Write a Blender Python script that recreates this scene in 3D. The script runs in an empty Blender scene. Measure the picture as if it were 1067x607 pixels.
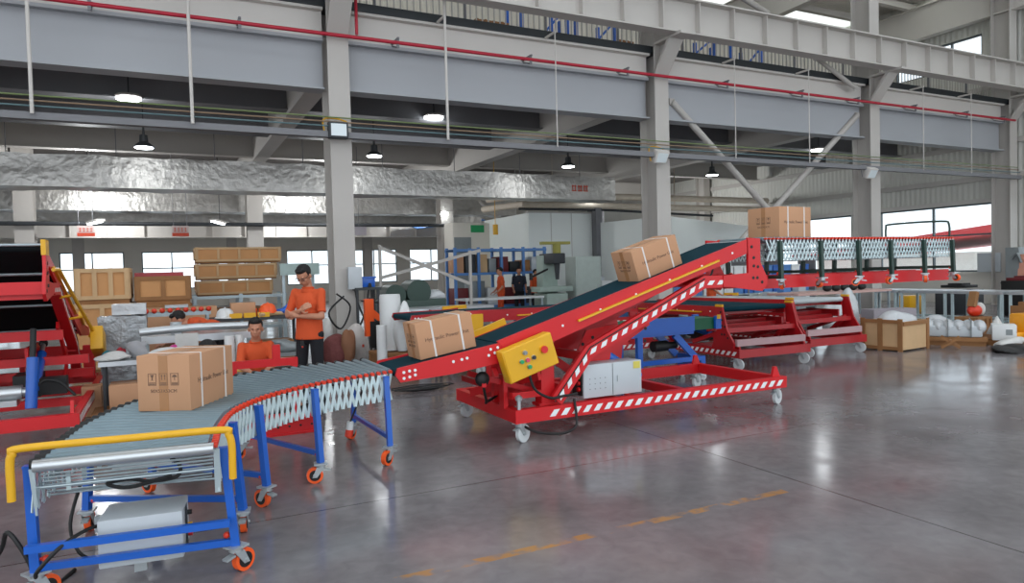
import bpy, bmesh, math, random
from mathutils import Vector, Matrix, Euler
random.seed(7)
PI = math.pi
scene = bpy.context.scene
C = scene.collection

# ------------------------------------------------------------------ camera
W_, H_ = 1067, 607
CAM_H = 1.6
FPX = 725.65
yaw, pitch, roll = math.radians(26.5256), math.radians(1.7553), math.radians(1.5398)
fw = Vector((math.sin(yaw)*math.cos(pitch), math.cos(yaw)*math.cos(pitch), -math.sin(pitch)))
rt = Vector((math.cos(yaw), -math.sin(yaw), 0))
dn = fw.cross(rt)
cr, sr = math.cos(roll), math.sin(roll)
cam_r = rt*cr + dn*sr
cam_d = dn*cr - rt*sr
CAM = Vector((0, 0, CAM_H))
cd = bpy.data.cameras.new('camera'); cam = bpy.data.objects.new('camera', cd); C.objects.link(cam)
cd.sensor_width = 36; cd.lens = 36*FPX/W_; cd.clip_end = 400; cd.clip_start = 0.05
m = Matrix((cam_r, -cam_d, -fw)).transposed().to_4x4(); m.translation = CAM
cam.matrix_world = m
scene.camera = cam
# ------------------------------------------------------------------ light
wd = bpy.data.worlds.new('world'); scene.world = wd; wd.use_nodes = True
bg = wd.node_tree.nodes['Background']
bg.inputs[0].default_value = (0.86, 0.93, 1.0, 1)
bg.inputs[1].default_value = 1.1
scene.view_settings.view_transform = 'Standard'
scene.view_settings.look = 'None'
scene.view_settings.exposure = 0.95
scene.view_settings.gamma = 1.0
scene.view_settings.use_curve_mapping = False

def _ray(px, py):
    return cam_r*((px-533.5)/FPX) + cam_d*((py-303.5)/FPX) + fw
def az(px, py, z):
    d = _ray(px, py); return CAM + d*((z-CAM_H)/d.z)
def ay(px, py, Y):
    d = _ray(px, py); return CAM + d*(Y/d.y)
def ax(px, py, X):
    d = _ray(px, py); return CAM + d*(X/d.x)

# ------------------------------------------------------------------ materials
def srgb(h):
    c = [int(h[i:i+2], 16)/255 for i in (0, 2, 4)]
    return tuple((x/12.92 if x <= .04045 else ((x+.055)/1.055)**2.4) for x in c) + (1,)
_m = {}
def mat(name, hexc, rough=.6, metal=0., var=.12, scale=6., bump=0., bscale=30., emit=0., wave=None, coat=0.):
    if name in _m: return _m[name]
    mt = bpy.data.materials.new(name); mt.use_nodes = True; _m[name] = mt
    nt = mt.node_tree; N = nt.nodes; L = nt.links; b = N['Principled BSDF']
    col = srgb(hexc)
    tc = N.new('ShaderNodeTexCoord')
    if var > 0:
        nz = N.new('ShaderNodeTexNoise'); nz.inputs['Scale'].default_value = scale; nz.inputs['Detail'].default_value = 5
        L.new(tc.outputs['Object'], nz.inputs['Vector'])
        mx = N.new('ShaderNodeMix'); mx.data_type = 'RGBA'
        mx.inputs['A'].default_value = tuple(c*(1-var) for c in col[:3])+(1,)
        mx.inputs['B'].default_value = tuple(min(1, c*(1+var)) for c in col[:3])+(1,)
        L.new(nz.outputs[0], mx.inputs['Factor']); L.new(mx.outputs['Result'], b.inputs['Base Color'])
    else:
        b.inputs['Base Color'].default_value = col
    b.inputs['Roughness'].default_value = rough; b.inputs['Metallic'].default_value = metal
    b.inputs['Coat Weight'].default_value = coat
    if bump or wave:
        bp = N.new('ShaderNodeBump'); bp.inputs['Strength'].default_value = bump or .5
        if wave:
            wv = N.new('ShaderNodeTexWave'); wv.bands_direction = wave[0]; wv.inputs['Scale'].default_value = wave[1]
            wv.inputs['Distortion'].default_value = wave[2] if len(wave) > 2 else 0
            L.new(tc.outputs['Object'], wv.inputs['Vector']); L.new(wv.outputs['Color'], bp.inputs['Height'])
            bp.inputs['Distance'].default_value = .05
        else:
            n2 = N.new('ShaderNodeTexNoise'); n2.inputs['Scale'].default_value = bscale; n2.inputs['Detail'].default_value = 6
            L.new(tc.outputs['Object'], n2.inputs['Vector']); L.new(n2.outputs[0], bp.inputs['Height'])
            bp.inputs['Distance'].default_value = .03
        L.new(bp.outputs[0], b.inputs['Normal'])
    if emit:
        b.inputs['Emission Color'].default_value = col; b.inputs['Emission Strength'].default_value = emit
    return mt

RED = mat('red_paint', 'cc0f18', .48, 0, .05, 3, coat=.08)
DRED = mat('dark_red_paint', 'ac0f18', .4, 0, .08, 3, coat=.3)
MAROON = mat('maroon_paint', '6a1c20', .55)
WHITE = mat('white_tape', 'e8ecec', .4, 0, .05)
YEL = mat('yellow_paint', 'e0a818', .42, 0, .06)
BLUE = mat('blue_paint', '1059b8', .38, 0, .06, coat=.2)
TEAL = mat('dark_teal_belt', '06303b', .85, 0, .1, 8)
BLACKB = mat('black_belt', '0c1316', .8, 0, .1)
for b_ in (TEAL, BLACKB): b_.node_tree.nodes['Principled BSDF'].inputs['Specular IOR Level'].default_value = .15
BLACK = mat('black_rubber', '141414', .55, 0, .1)
ORANGE = mat('orange_plastic', 'f25c22', .4, 0, .05)
REDPL = mat('red_plastic', 'd8381c', .4, 0, .05)
ZINC = mat('zinc_steel', 'a9b6ba', .32, .55, .12, 12)
LATT = mat('galvanised_strip', 'c3d4d6', .4, .15, .12, 20)
ROLL = mat('roller_steel', '7e9199', .42, .5, .1, 8)
WHEELW = mat('pale_nylon_wheel', 'cfd3d4', .4)
CASTM = mat('caster_zinc', 'b4babc', .35, .5)
CABG = mat('light_grey_enamel', 'bcc2c6', .42, 0, .04)
DGRN = mat('dark_green_paint', '1d3830', .45)
GREEN = mat('green_belt', '0d5a3a', .5)
CARD = mat('cardboard', 'bd8f6c', .8, 0, .06, 4)
CARDTAPE = mat('brown_tape', 'a8784f', .35, 0, .05)
STRAP = mat('white_strap', 'dcd8d4', .45, 0, .05)
INK = mat('dark_ink', '6e5546', .8, 0, 0)
STEEL = mat('grey_structural_paint', 'b9b4ae', .6, 0, .08, 1.2)
STEELB = mat('blue_grey_structural_paint', 'a5a7ab', .6, 0, .05, .5)
STEELL = mat('pale_structural_paint', 'cbc6c0', .6, 0, .06, 1)
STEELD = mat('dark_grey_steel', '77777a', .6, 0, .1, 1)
DECK = mat('deck_underside', '8f8a86', .75, 0, .1, 1, wave=('Y', 3.0))
SIDING = mat('grey_green_siding', 'd2d1c9', .65, 0, .05, .6, wave=('Y', 1.6), bump=.45)
SIDINGX = mat('grey_green_siding_back', 'b0b0a8', .65, 0, .06, .6, wave=('X', 1.6), bump=.8)
PLASTER = mat('pale_wall_plaster', 'ddd8ce', .8, 0, .06, 1)
FOIL = mat('crumpled_silver_foil', 'c2bfba', .34, .7, .3, 5, bump=1.0, bscale=5)
PIPER = mat('red_pipe_paint', 'b01830', .45)
PGRN = mat('green_pipe_paint', '6f7f52', .5); PORG = mat('ochre_pipe_paint', '86705a', .5); PTEAL = mat('teal_pipe_paint', '5a7478', .5)
BEIGE = mat('beige_pipe', 'd6c9b8', .6)
WOOD = mat('plywood', 'c9935f', .75, 0, .18, 2.5)
WOODD = mat('timber', '94683f', .75, 0, .2, 4)
WOODP = mat('pale_timber', 'c9a67c', .75, 0, .15, 4)
SHIRT = mat('orange_cotton', 'cc5024', .85, 0, .06, 9)
TROU = mat('black_cotton', '191b20', .9, 0, .1, 9)
TROUG = mat('grey_cotton', '77706a', .9, 0, .1, 9)
SKIN = mat('skin', 'b98165', .55, 0, .05, 12)
HAIR = mat('black_hair', '14110f', .7, 0, .2, 60, bump=.5, bscale=80)
WRAP = mat('plastic_wrap', 'c6c9cb', .22, .1, .15, 6, bump=.9, bscale=7)
GWRAP = mat('grey_wrapped_film', '9ea2a4', .25, .35, .2, 5, bump=1, bscale=8)
WHT = mat('white_plastic', 'dcdedd', .45, 0, .05)
BAGW = mat('white_woven_bag', 'c8c2bd', .7, 0, .1, 8, bump=.6, bscale=12)
BAGR = mat('maroon_net_bag', '6f3a38', .8, 0, .3, 25, bump=.6, bscale=20)
PARTN = mat('pale_green_panel', 'e6ebe7', .5, 0, .03, 1)
GLASSD = mat('lens_glass', 'dfe8ea', .1, 0, 0)
SILVER = mat('brushed_silver', 'c4c8ca', .3, .7, .08)
GREYM = mat('machine_grey', '858b8c', .45, .2, .1)
DGREY = mat('charcoal', '34373a', .6)
BLUEPL = mat('blue_plastic', '2a5fae', .45)
BLUEL = mat('light_blue_plastic', '4f80bd', .45)
CLOTHW = mat('white_cloth', 'c9c8c4', .9, 0, .1, 8, bump=.5, bscale=9)
SIGNR = mat('sign_red', 'c8472c', .5, 0, 0)
SALMON = mat('salmon_board', 'd99a82', .7)
LAMP = mat('lamp_emitter', 'f4fbff', .4, 0, 0, emit=9)
PINK = mat('magenta_plastic', 'c02a80', .5)
BTN_R = mat('button_red', 'd01818', .3, 0, 0); BTN_G = mat('button_green', '0e9a5a', .3, 0, 0)
BTN_K = mat('button_black', '20242a', .3, 0, 0); BTN_W = mat('button_pink', 'd83a60', .3, 0, 0)
STICK = mat('yellow_sticker', 'd2c45a', .6, 0, 0)
def glass_mat():
    mt = bpy.data.materials.new('window_glass'); mt.use_nodes = True
    nt = mt.node_tree; N = nt.nodes; N.remove(N['Principled BSDF'])
    t = N.new('ShaderNodeBsdfTransparent'); t.inputs[0].default_value = (.93, .96, .97, 1)
    g = N.new('ShaderNodeBsdfGlossy'); g.inputs['Roughness'].default_value = .05
    mx = N.new('ShaderNodeMixShader'); mx.inputs[0].default_value = .08
    nt.links.new(t.outputs[0], mx.inputs[1]); nt.links.new(g.outputs[0], mx.inputs[2])
    nt.links.new(mx.outputs[0], N['Material Output'].inputs[0]); return mt
GLASS = glass_mat()
def translucent():
    mt = bpy.data.materials.new('skylight_sheet'); mt.use_nodes = True
    nt = mt.node_tree; N = nt.nodes; N.remove(N['Principled BSDF'])
    t = N.new('ShaderNodeBsdfTranslucent'); t.inputs[0].default_value = (.85, .85, .8, 1)
    g = N.new('ShaderNodeBsdfTransparent'); g.inputs[0].default_value = (.9, .9, .88, 1)
    mx = N.new('ShaderNodeMixShader'); mx.inputs[0].default_value = .12
    nt.links.new(t.outputs[0], mx.inputs[1]); nt.links.new(g.outputs[0], mx.inputs[2])
    nt.links.new(mx.outputs[0], N['Material Output'].inputs[0]); return mt
SKYL = translucent()
def floor_mat():
    mt = bpy.data.materials.new('polished_concrete'); mt.use_nodes = True
    nt = mt.node_tree; N = nt.nodes; L = nt.links; b = N['Principled BSDF']
    tc = N.new('ShaderNodeTexCoord')
    def noise(s, d=6, dist=0):
        n = N.new('ShaderNodeTexNoise'); n.inputs['Scale'].default_value = s; n.inputs['Detail'].default_value = d
        n.inputs['Distortion'].default_value = dist; L.new(tc.outputs['Object'], n.inputs['Vector']); return n
    def ramp(src, stops):
        r = N.new('ShaderNodeValToRGB'); L.new(src, r.inputs[0]); e = r.color_ramp.elements
        e[0].position, e[0].color = stops[0]; e[1].position, e[1].color = stops[1]
        return r
    a = ramp(noise(.9, 8, .6).outputs[0], [(.3, (.145, .134, .139, 1)), (.72, (.225, .21, .217, 1))])
    st = ramp(noise(.35, 7, 1.2).outputs[0], [(.45, (1, 1, 1, 1)), (.72, (.86, .72, .72, 1))])
    fine = ramp(noise(9, 8, .5).outputs[0], [(.3, (.86, .86, .86, 1)), (.7, (1.08, 1.08, 1.08, 1))])
    def mul(x, y):
        k = N.new('ShaderNodeMix'); k.data_type = 'RGBA'; k.blend_type = 'MULTIPLY'; k.inputs['Factor'].default_value = 1
        L.new(x, k.inputs['A']); L.new(y, k.inputs['B']); return k.outputs['Result']
    base = mul(mul(a.outputs[0], st.outputs[0]), fine.outputs[0])
    # worn ochre painted line along X
    sp = N.new('ShaderNodeSeparateXYZ'); L.new(tc.outputs['Object'], sp.inputs[0])
    def math_(op, x, y=None, v=None):
        k = N.new('ShaderNodeMath'); k.operation = op; L.new(x, k.inputs[0])
        if y is not None: L.new(y, k.inputs[1])
        if v is not None: k.inputs[1].default_value = v
        return k.outputs[0]
    dy = math_('ABSOLUTE', math_('SUBTRACT', sp.outputs['Y'], v=3.50))
    inl = math_('LESS_THAN', dy, v=.038)
    x0 = math_('GREATER_THAN', sp.outputs['X'], v=.2); x1 = math_('LESS_THAN', sp.outputs['X'], v=3.85)
    wear = ramp(noise(7, 8, .3).outputs[0], [(.44, (0, 0, 0, 1)), (.57, (.75, .75, .75, 1))])
    f = math_('MULTIPLY', math_('MULTIPLY', inl, x0), x1); f = math_('MULTIPLY', f, wear.outputs[0])
    k = N.new('ShaderNodeMix'); k.data_type = 'RGBA'; L.new(f, k.inputs['Factor']); L.new(base, k.inputs['A'])
    k.inputs['B'].default_value = srgb('b07e40')
    # saw-cut joints every 6 m
    col = k.outputs['Result']
    for axis, off in (('X', 1.9), ('Y', 1.2)):
        pm = math_('PINGPONG', math_('ADD', sp.outputs[axis], v=off), v=3.0)
        j = math_('LESS_THAN', pm, v=.006)
        kk = N.new('ShaderNodeMix'); kk.data_type = 'RGBA'; L.new(j, kk.inputs['Factor']); L.new(col, kk.inputs['A'])
        kk.inputs['B'].default_value = (.05, .045, .045, 1); col = kk.outputs['Result']
    L.new(col, b.inputs['Base Color'])
    rr = ramp(noise(1.6, 7, .8).outputs[0], [(.3, (.12, .12, .12, 1)), (.75, (.25, .25, .25, 1))])
    L.new(rr.outputs[0], b.inputs['Roughness'])
    b.inputs['Specular IOR Level'].default_value = .5
    bp = N.new('ShaderNodeBump'); bp.inputs['Strength'].default_value = .05; bp.inputs['Distance'].default_value = .02
    L.new(noise(2.2, 5, .3).outputs[0], bp.inputs['Height']); L.new(bp.outputs[0], b.inputs['Normal'])
    return mt
FLOOR = floor_mat()

# ------------------------------------------------------------------ mesh helpers
JR = random.Random(99)
SPLIT = set("tower_plate cross_beam return_roller arm_cross_tube cross_member stiffener_rib hanger shelf frame_brace side_rail brace end_plate side_frame tower_cross_member yellow_strip cantilever_boom roll drum core wire upright stretcher flange bolt_hole shelf_board wheel leg strap shoe foot_plate box_foot support_plate".split())
class MB:
    """collects shapes; build() links them as ONE mesh object"""
    def __init__(s, off=(0, 0, 0)):
        s.bm = bmesh.new(); s.off = Vector(off); s.mats = []
    def mi(s, m):
        if m is None: return 0
        if m not in s.mats: s.mats.append(m)
        return s.mats.index(m)
    def _fin(s, verts, m, smooth=False):
        i = s.mi(m); fs = set()
        for v in verts: fs.update(v.link_faces)
        for f in fs:
            f.material_index = i; f.smooth = smooth
    def box(s, c, d, m=None, rot=None, bev=0):
        M = Matrix.Translation(Vector(c))
        if rot is not None: M = M @ (rot if isinstance(rot, Matrix) else Euler(rot).to_matrix().to_4x4())
        j = min(.0012, min(d)*.04)   # hair's-breadth differences keep touching faces from coinciding
        M = M @ Matrix.Diagonal((d[0]+JR.uniform(0, j), d[1]+JR.uniform(0, j), d[2]+JR.uniform(0, j), 1))
        r = bmesh.ops.create_cube(s.bm, size=1, matrix=M)['verts']
        if bev:
            es = set()
            for v in r: es.update(v.link_edges)
            b = bmesh.ops.bevel(s.bm, geom=list(es), offset=bev, segments=2, affect='EDGES', profile=.5)
            r = b['verts'] + [v for v in r if v.is_valid]
        s._fin(r, m); return s
    def b2(s, x0, x1, y0, y1, z0, z1, m=None, bev=0):
        return s.box(((x0+x1)/2, (y0+y1)/2, (z0+z1)/2), (abs(x1-x0), abs(y1-y0), abs(z1-z0)), m, bev=bev)
    def bar(s, p0, p1, w, h, m=None, up=(0, 0, 1)):
        p0 = Vector(p0); p1 = Vector(p1); x = (p1-p0); L = x.length; x.normalize()
        up = Vector(up)
        if abs(x.dot(up)) > .99: up = Vector((0, 1, 0))
        y = up.cross(x).normalized(); z = x.cross(y)
        R = Matrix((x, y, z)).transposed().to_4x4()
        return s.box((p0+p1)/2, (L, w, h), m, rot=R)
    def cyl(s, p0, p1, r, r2=None, seg=16, m=None, caps=True):
        p0 = Vector(p0); p1 = Vector(p1); d = p1-p0; L = d.length
        if L < 1e-6: return s
        M = Matrix.Translation((p0+p1)/2) @ d.to_track_quat('Z', 'Y').to_matrix().to_4x4()
        v = bmesh.ops.create_cone(s.bm, cap_ends=caps, segments=seg, radius1=r, radius2=r if r2 is None else r2, depth=L, matrix=M)['verts']
        s._fin(v, m, True); return s
    def sph(s, c, r, m=None, seg=16, rot=None):
        if not hasattr(r, '__len__'): r = (r, r, r)
        M = Matrix.Translation(Vector(c))
        if rot is not None: M = M @ (rot if isinstance(rot, Matrix) else Euler(rot).to_matrix().to_4x4())
        M = M @ Matrix.Diagonal((r[0], r[1], r[2], 1))
        v = bmesh.ops.create_uvsphere(s.bm, u_segments=seg, v_segments=max(6, seg//2+2), radius=1, matrix=M)['verts']
        s._fin(v, m, True); return s
    def cap(s, p0, p1, r0, r1=None, m=None, seg=14):
        r1 = r0 if r1 is None else r1
        s.cyl(p0, p1, r0, r1, seg, m); s.sph(p0, r0, m, seg); s.sph(p1, r1, m, seg); return s
    def prism(s, pts, fn, a, b, m=None):
        """2-D outline pts swept from a to b; fn(u,v,w) -> point"""
        va = [s.bm.verts.new(fn(u, v, a)) for u, v in pts]; vb = [s.bm.verts.new(fn(u, v, b)) for u, v in pts]
        n = len(pts); fs = [s.bm.faces.new(va[::-1]), s.bm.faces.new(vb)]
        for i in range(n): fs.append(s.bm.faces.new((va[i], va[(i+1) % n], vb[(i+1) % n], vb[i])))
        bmesh.ops.recalc_face_normals(s.bm, faces=fs)
        i = s.mi(m)
        for f in fs: f.material_index = i
        return s
    def xz(s, pts, y0, y1, m=None): return s.prism(pts, lambda u, v, w: (u, w, v), y0, y1, m)
    def yz(s, pts, x0, x1, m=None): return s.prism(pts, lambda u, v, w: (w, u, v), x0, x1, m)
    def xy(s, pts, z0, z1, m=None): return s.prism(pts, lambda u, v, w: (u, v, w), z0, z1, m)
    def tube(s, pts, r, seg=8, m=None, smooth=True, sub=0, closed=False):
        P = [Vector(p) for p in pts]
        if sub:
            Q = []
            n = len(P)
            for i in range(n-1):
                a = P[max(i-1, 0)]; b = P[i]; c = P[i+1]; d = P[min(i+2, n-1)]
                for k in range(sub):
                    t = k/sub
                    Q.append(.5*((2*b)+(c-a)*t+(2*a-5*b+4*c-d)*t*t+(3*b-a-3*c+d)*t**3))
            Q.append(P[-1]); P = Q
        rings = []; prev = None
        for i, p in enumerate(P):
            t = (P[min(i+1, len(P)-1)]-P[max(i-1, 0)]).normalized()
            if prev is None:
                u = Vector((0, 0, 1)) if abs(t.z) < .9 else Vector((1, 0, 0)); n = t.cross(u).normalized()
            else:
                n = (prev - t*prev.dot(t)).normalized()
            prev = n; bb = t.cross(n)
            rings.append([s.bm.verts.new(p+(n*math.cos(2*PI*k/seg)+bb*math.sin(2*PI*k/seg))*r) for k in range(seg)])
        fs = []
        for a, b in zip(rings, rings[1:]):
            for k in range(seg): fs.append(s.bm.faces.new((a[k], a[(k+1) % seg], b[(k+1) % seg], b[k])))
        fs.append(s.bm.faces.new(rings[0][::-1])); fs.append(s.bm.faces.new(rings[-1]))
        i = s.mi(m)
        for f in fs: f.material_index = i; f.smooth = smooth
        return s
    def lathe(s, prof, c=(0, 0, 0), seg=20, m=None, R=None):
        c = Vector(c); rings = []
        for r, z in prof:
            ring = []
            for k in range(seg):
                v = Vector((r*math.cos(2*PI*k/seg), r*math.sin(2*PI*k/seg), z))
                if R is not None: v = R @ v
                ring.append(s.bm.verts.new(c+v))
            rings.append(ring)
        fs = []
        for a, b in zip(rings, rings[1:]):
            for k in range(seg): fs.append(s.bm.faces.new((a[k], a[(k+1) % seg], b[(k+1) % seg], b[k])))
        fs.append(s.bm.faces.new(rings[0][::-1])); fs.append(s.bm.faces.new(rings[-1]))
        bmesh.ops.recalc_face_normals(s.bm, faces=fs)
        i = s.mi(m)
        for f in fs: f.material_index = i; f.smooth = True
        return s
    def grid(s, fn, nu, nv, m=None, thick=0):
        V = [[s.bm.verts.new(fn(i/nu, j/nv)) for j in range(nv+1)] for i in range(nu+1)]
        fs = []
        for i in range(nu):
            for j in range(nv): fs.append(s.bm.faces.new((V[i][j], V[i+1][j], V[i+1][j+1], V[i][j+1])))
        if thick:
            r = bmesh.ops.solidify(s.bm, geom=fs, thickness=thick)
        k = s.mi(m)
        for f in s.bm.faces:
            if f in fs or thick: f.material_index = k; f.smooth = True
        return s
    def _groups(s):
        """vertex index sets of the pieces that stand apart"""
        s.bm.verts.index_update(); s.bm.verts.ensure_lookup_table(); seen = set(); isl = []
        for v in s.bm.verts:
            if v.index in seen: continue
            st = [v]; seen.add(v.index); g = []
            while st:
                a = st.pop(); g.append(a.index)
                for e in a.link_edges:
                    b = e.other_vert(a)
                    if b.index not in seen: seen.add(b.index); st.append(b)
            co = [s.bm.verts[i].co for i in g]
            isl.append([set(g), [min(c[k] for c in co)-.012 for k in range(3)], [max(c[k] for c in co)+.012 for k in range(3)]])
        ch = True
        while ch:
            ch = False; out = []
            for a in isl:
                for b in out:
                    if all(a[1][k] <= b[2][k] and b[1][k] <= a[2][k] for k in range(3)):
                        b[0] |= a[0]; b[1] = [min(x, y) for x, y in zip(a[1], b[1])]; b[2] = [max(x, y) for x, y in zip(a[2], b[2])]; ch = True; break
                else: out.append(a)
            isl = out
        return [a[0] for a in isl]
    def build(s, name, m=None, parent=None, **kw):
        if kw.get('_whole'): pass
        elif parent is not None and name in SPLIT and 'kind' not in kw:
            gs = s._groups()
            if len(gs) > 1:
                first = None
                for g in gs:
                    q = MB(s.off); q.bm.free(); q.bm = s.bm.copy(); q.mats = list(s.mats)
                    q.bm.verts.ensure_lookup_table()
                    bmesh.ops.delete(q.bm, geom=[v for i, v in enumerate(q.bm.verts) if i not in g], context='VERTS')
                    o = q.build(name, m, parent, _whole=True); first = first or o
                s.bm.free(); return first
        kw.pop('_whole', None)
        me = bpy.data.meshes.new(name)
        bmesh.ops.translate(s.bm, vec=-s.off, verts=s.bm.verts)
        s.bm.to_mesh(me); s.bm.free()
        me.set_sharp_from_angle(angle=math.radians(38))
        if s.mats:
            for x in s.mats: me.materials.append(x or m)
        else: me.materials.append(m)
        o = bpy.data.objects.new(name, me); C.objects.link(o)
        if parent is not None: o.parent = parent
        for k, v in kw.items(): o[k] = v
        return o
def tag(o, label, cat, group=None, kind=None):
    o['label'] = label; o['category'] = cat
    if group: o['group'] = group
    if kind: o['kind'] = kind
    return o
def thing(name, label, cat, loc=(0, 0, 0), rz=0, group=None):
    o = bpy.data.objects.new(name, None); C.objects.link(o); o.empty_display_size = .1
    o.location = loc; o.rotation_euler = (0, 0, rz); return tag(o, label, cat, group)
def struct(mb, name, m=None, parent=None):
    o = mb.build(name, m, parent)
    if parent is None: o['kind'] = 'structure'
    return o
def copy_tree(o, parent=None, label=None):
    c = o.copy(); C.objects.link(c)
    if parent is not None: c.parent = parent
    if label: c['label'] = label
    for ch in list(o.children): copy_tree(ch, c)
    return c
def place(o, loc, rz=None, label=None, group=None):
    o.location = loc
    if rz is not None: o.rotation_euler = (0, 0, rz)
    if label: o['label'] = label
    if group: o['group'] = group
    return o
def text_part(txt, size, M, m, parent, name='printed_text', depth=.0008):
    cu = bpy.data.curves.new('t', 'FONT'); cu.body = txt; cu.size = size; cu.extrude = depth; cu.align_x = 'CENTER'; cu.align_y = 'CENTER'
    cu.resolution_u = 3
    to = bpy.data.objects.new('t', cu); C.objects.link(to)
    dg = bpy.context.evaluated_depsgraph_get(); dg.update()
    me = bpy.data.meshes.new_from_object(to.evaluated_get(dg)); me.transform(M)
    bpy.data.objects.remove(to); me.materials.clear(); me.materials.append(m); me.name = name
    o = bpy.data.objects.new(name, me); C.objects.link(o); o.parent = parent; return o
def remeshed(mb, name, m, parent, voxel=.012, smooth=2, mats_by=None):
    """one continuous skin over overlapping volumes"""
    me = bpy.data.meshes.new('tmp'); mb.bm.to_mesh(me); mb.bm.free()
    t = bpy.data.objects.new('tmp', me); C.objects.link(t)
    r = t.modifiers.new('r', 'REMESH'); r.mode = 'VOXEL'; r.voxel_size = voxel; r.use_smooth_shade = True
    sm = t.modifiers.new('s', 'SMOOTH'); sm.iterations = smooth; sm.factor = .5
    dg = bpy.context.evaluated_depsgraph_get(); dg.update()
    out = bpy.data.meshes.new_from_object(t.evaluated_get(dg)); bpy.data.objects.remove(t)
    out.materials.clear(); out.materials.append(m); out.name = name
    for p in out.polygons: p.use_smooth = True
    o = bpy.data.objects.new(name, out); C.objects.link(o)
    if parent is not None: o.parent = parent
    return o

# ================================================================== THE SETTING
COLX = [-4.4, 3.08, 10.68, 18.3, 25.2]
XR, YB, XL = 25.6, 43.5, -14.0
struct(MB().b2(XL-.3, XR+.3, -9, YB+.3, -.2, 0), 'floor', FLOOR)
# outside ground and red-roofed shed seen through the right windows
struct(MB().b2(XR+.35, 90, -40, 80, -.3, -.05), 'ground', mat('outside_ground', 'dcdcd6', .9))
sh = thing('red_roofed_shed', 'low shed with red sloping roof outside the right-hand windows', 'shed', (40, 22, -.05))
MB().b2(-4, 4, -6, 8, 0, 1.95).build('wall', mat('white_wall', 'f0efec'), sh)
MB().yz([(-8.5, 3.75), (-8.5, 3.2), (9, 1.85), (9, 2.1)], -5, 5).build('roof', mat('red_roof_sheet', 'c8242c', .5), sh)

# ---- right wall (X = XR) with windows
wy = [(-8.5, -1.6), (-.4, 5.8), (6.9, 12.85), (14.05, 18.35), (19.6, 24.0)]
z0w, z1w = 1.1, 3.5
w = MB(); w.b2(XR, XR+.25, -9, YB, 0, z0w); w.b2(XR, XR+.25, -9, YB, z1w, 8.35); w.b2(XR, XR+.25, -9, YB, 9.35, 12.5)
e = -9
for a, b in wy: w.b2(XR, XR+.25, e, a, z0w, z1w); e = b
w.b2(XR, XR+.25, e, YB, z0w, z1w)
uw = [(6.5, 12.6), (14.4, 17.6)]
e = -9
for a, b in uw: w.b2(XR, XR+.25, e, a, 8.35, 9.35); e = b
w.b2(XR, XR+.25, e, YB, 8.35, 9.35)
struct(w, 'wall_right', SIDING)
FRM = mat('dark_window_frame', '5b6468', .5)
wn = [0]
def window_x(a, b, z0, z1, n, tr=True):
    wn[0] += 1
    t = MB(); x = XR+.06
    t.b2(x, x+.09, a, b, z0, z0+.06); t.b2(x, x+.09, a, b, z1-.06, z1)
    for i in range(n+1):
        y = a+.03+(b-a-.06)*i/n; t.b2(x, x+.09, y-.03, y+.03, z0, z1)
    if tr:
        zt = z0+(z1-z0)*.55; t.b2(x, x+.085, a, b, zt-.03, zt+.03)
    o = t.build('window_%d' % wn[0], FRM); o['kind'] = 'structure'
    MB().b2(x+.04, x+.05, a+.02, b-.02, z0+.02, z1-.02).build('pane', GLASS, o)
for a, b in wy: window_x(a, b, z0w, z1w, 2 if b-a < 5 else 4)
for a, b in uw: window_x(a, b, 8.35, 9.35, 3, False)
# sills and head flashing
struct(MB().b2(XR-.12, XR, 13.9, 24.1, z1w, z1w+.14), 'trim_1', STEELL)
struct(MB().b2(XR-.12, XR, -9, 12.95, z1w, z1w+.14), 'trim_2', STEELL)
struct(MB().b2(XR-.1, XR, -9, 24.1, z0w-.1, z0w), 'trim_3', PLASTER)
struct(MB().b2(XR-.04, XR, -9, 24.0, 0, z0w-.1), 'trim_4', PLASTER)
for k, z in enumerate((4.35, 5.5, 7.4)):
    g = MB().b2(XR-.14, XR, -9, YB, z, z+.07); g.b2(XR-.14, XR-.11, -9, YB, z-.1, z+.07)
    struct(g, 'trim_%d' % (5+k), STEEL)

# ---- back wall (Y = YB) with windows
w = MB(); zb0, zb1 = 1.05, 3.15
w.b2(XL, XR, YB, YB+.3, 0, zb0); w.b2(XL, XR, YB, YB+.3, zb1, 13)
bw = []
x = -12.6
while x < 24:
    bw.append((x, x+3.0)); x += 3.85
e = XL
for a, b in bw: w.b2(e, a, YB, YB+.3, zb0, zb1); e = b
w.b2(e, XR, YB, YB+.3, zb0, zb1)
struct(w, 'wall_back', PLASTER)
for a, b in bw:
    wn[0] += 1; t = MB(); y = YB+.08
    for z in (zb0, (zb0+zb1)/2+.1, zb1-.06): t.b2(a, b, y, y+.09, z, z+.06)
    for i in range(3): xx = a+.03+(b-a-.06)*i/2; t.b2(xx-.03, xx+.03, y, y+.09, zb0, zb1)
    o = t.build('window_%d' % wn[0], FRM); o['kind'] = 'structure'
    MB().b2(a+.02, b-.02, y+.04, y+.05, zb0+.02, zb1-.02).build('pane', GLASS, o)
# ---- left wall, far off to the side
w = MB(); w.b2(XL-.25, XL, 4, YB, 0, 1.1); w.b2(XL-.25, XL, 4, YB, 3.6, 13)
e = 4
lw = [(6, 12), (14, 20), (22, 28), (30, 36)]
for a, b in lw: w.b2(XL-.25, XL, e, a, 1.1, 3.6); e = b
w.b2(XL-.25, XL, e, YB, 1.1, 3.6)
struct(w, 'wall_left', SIDING)

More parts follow.
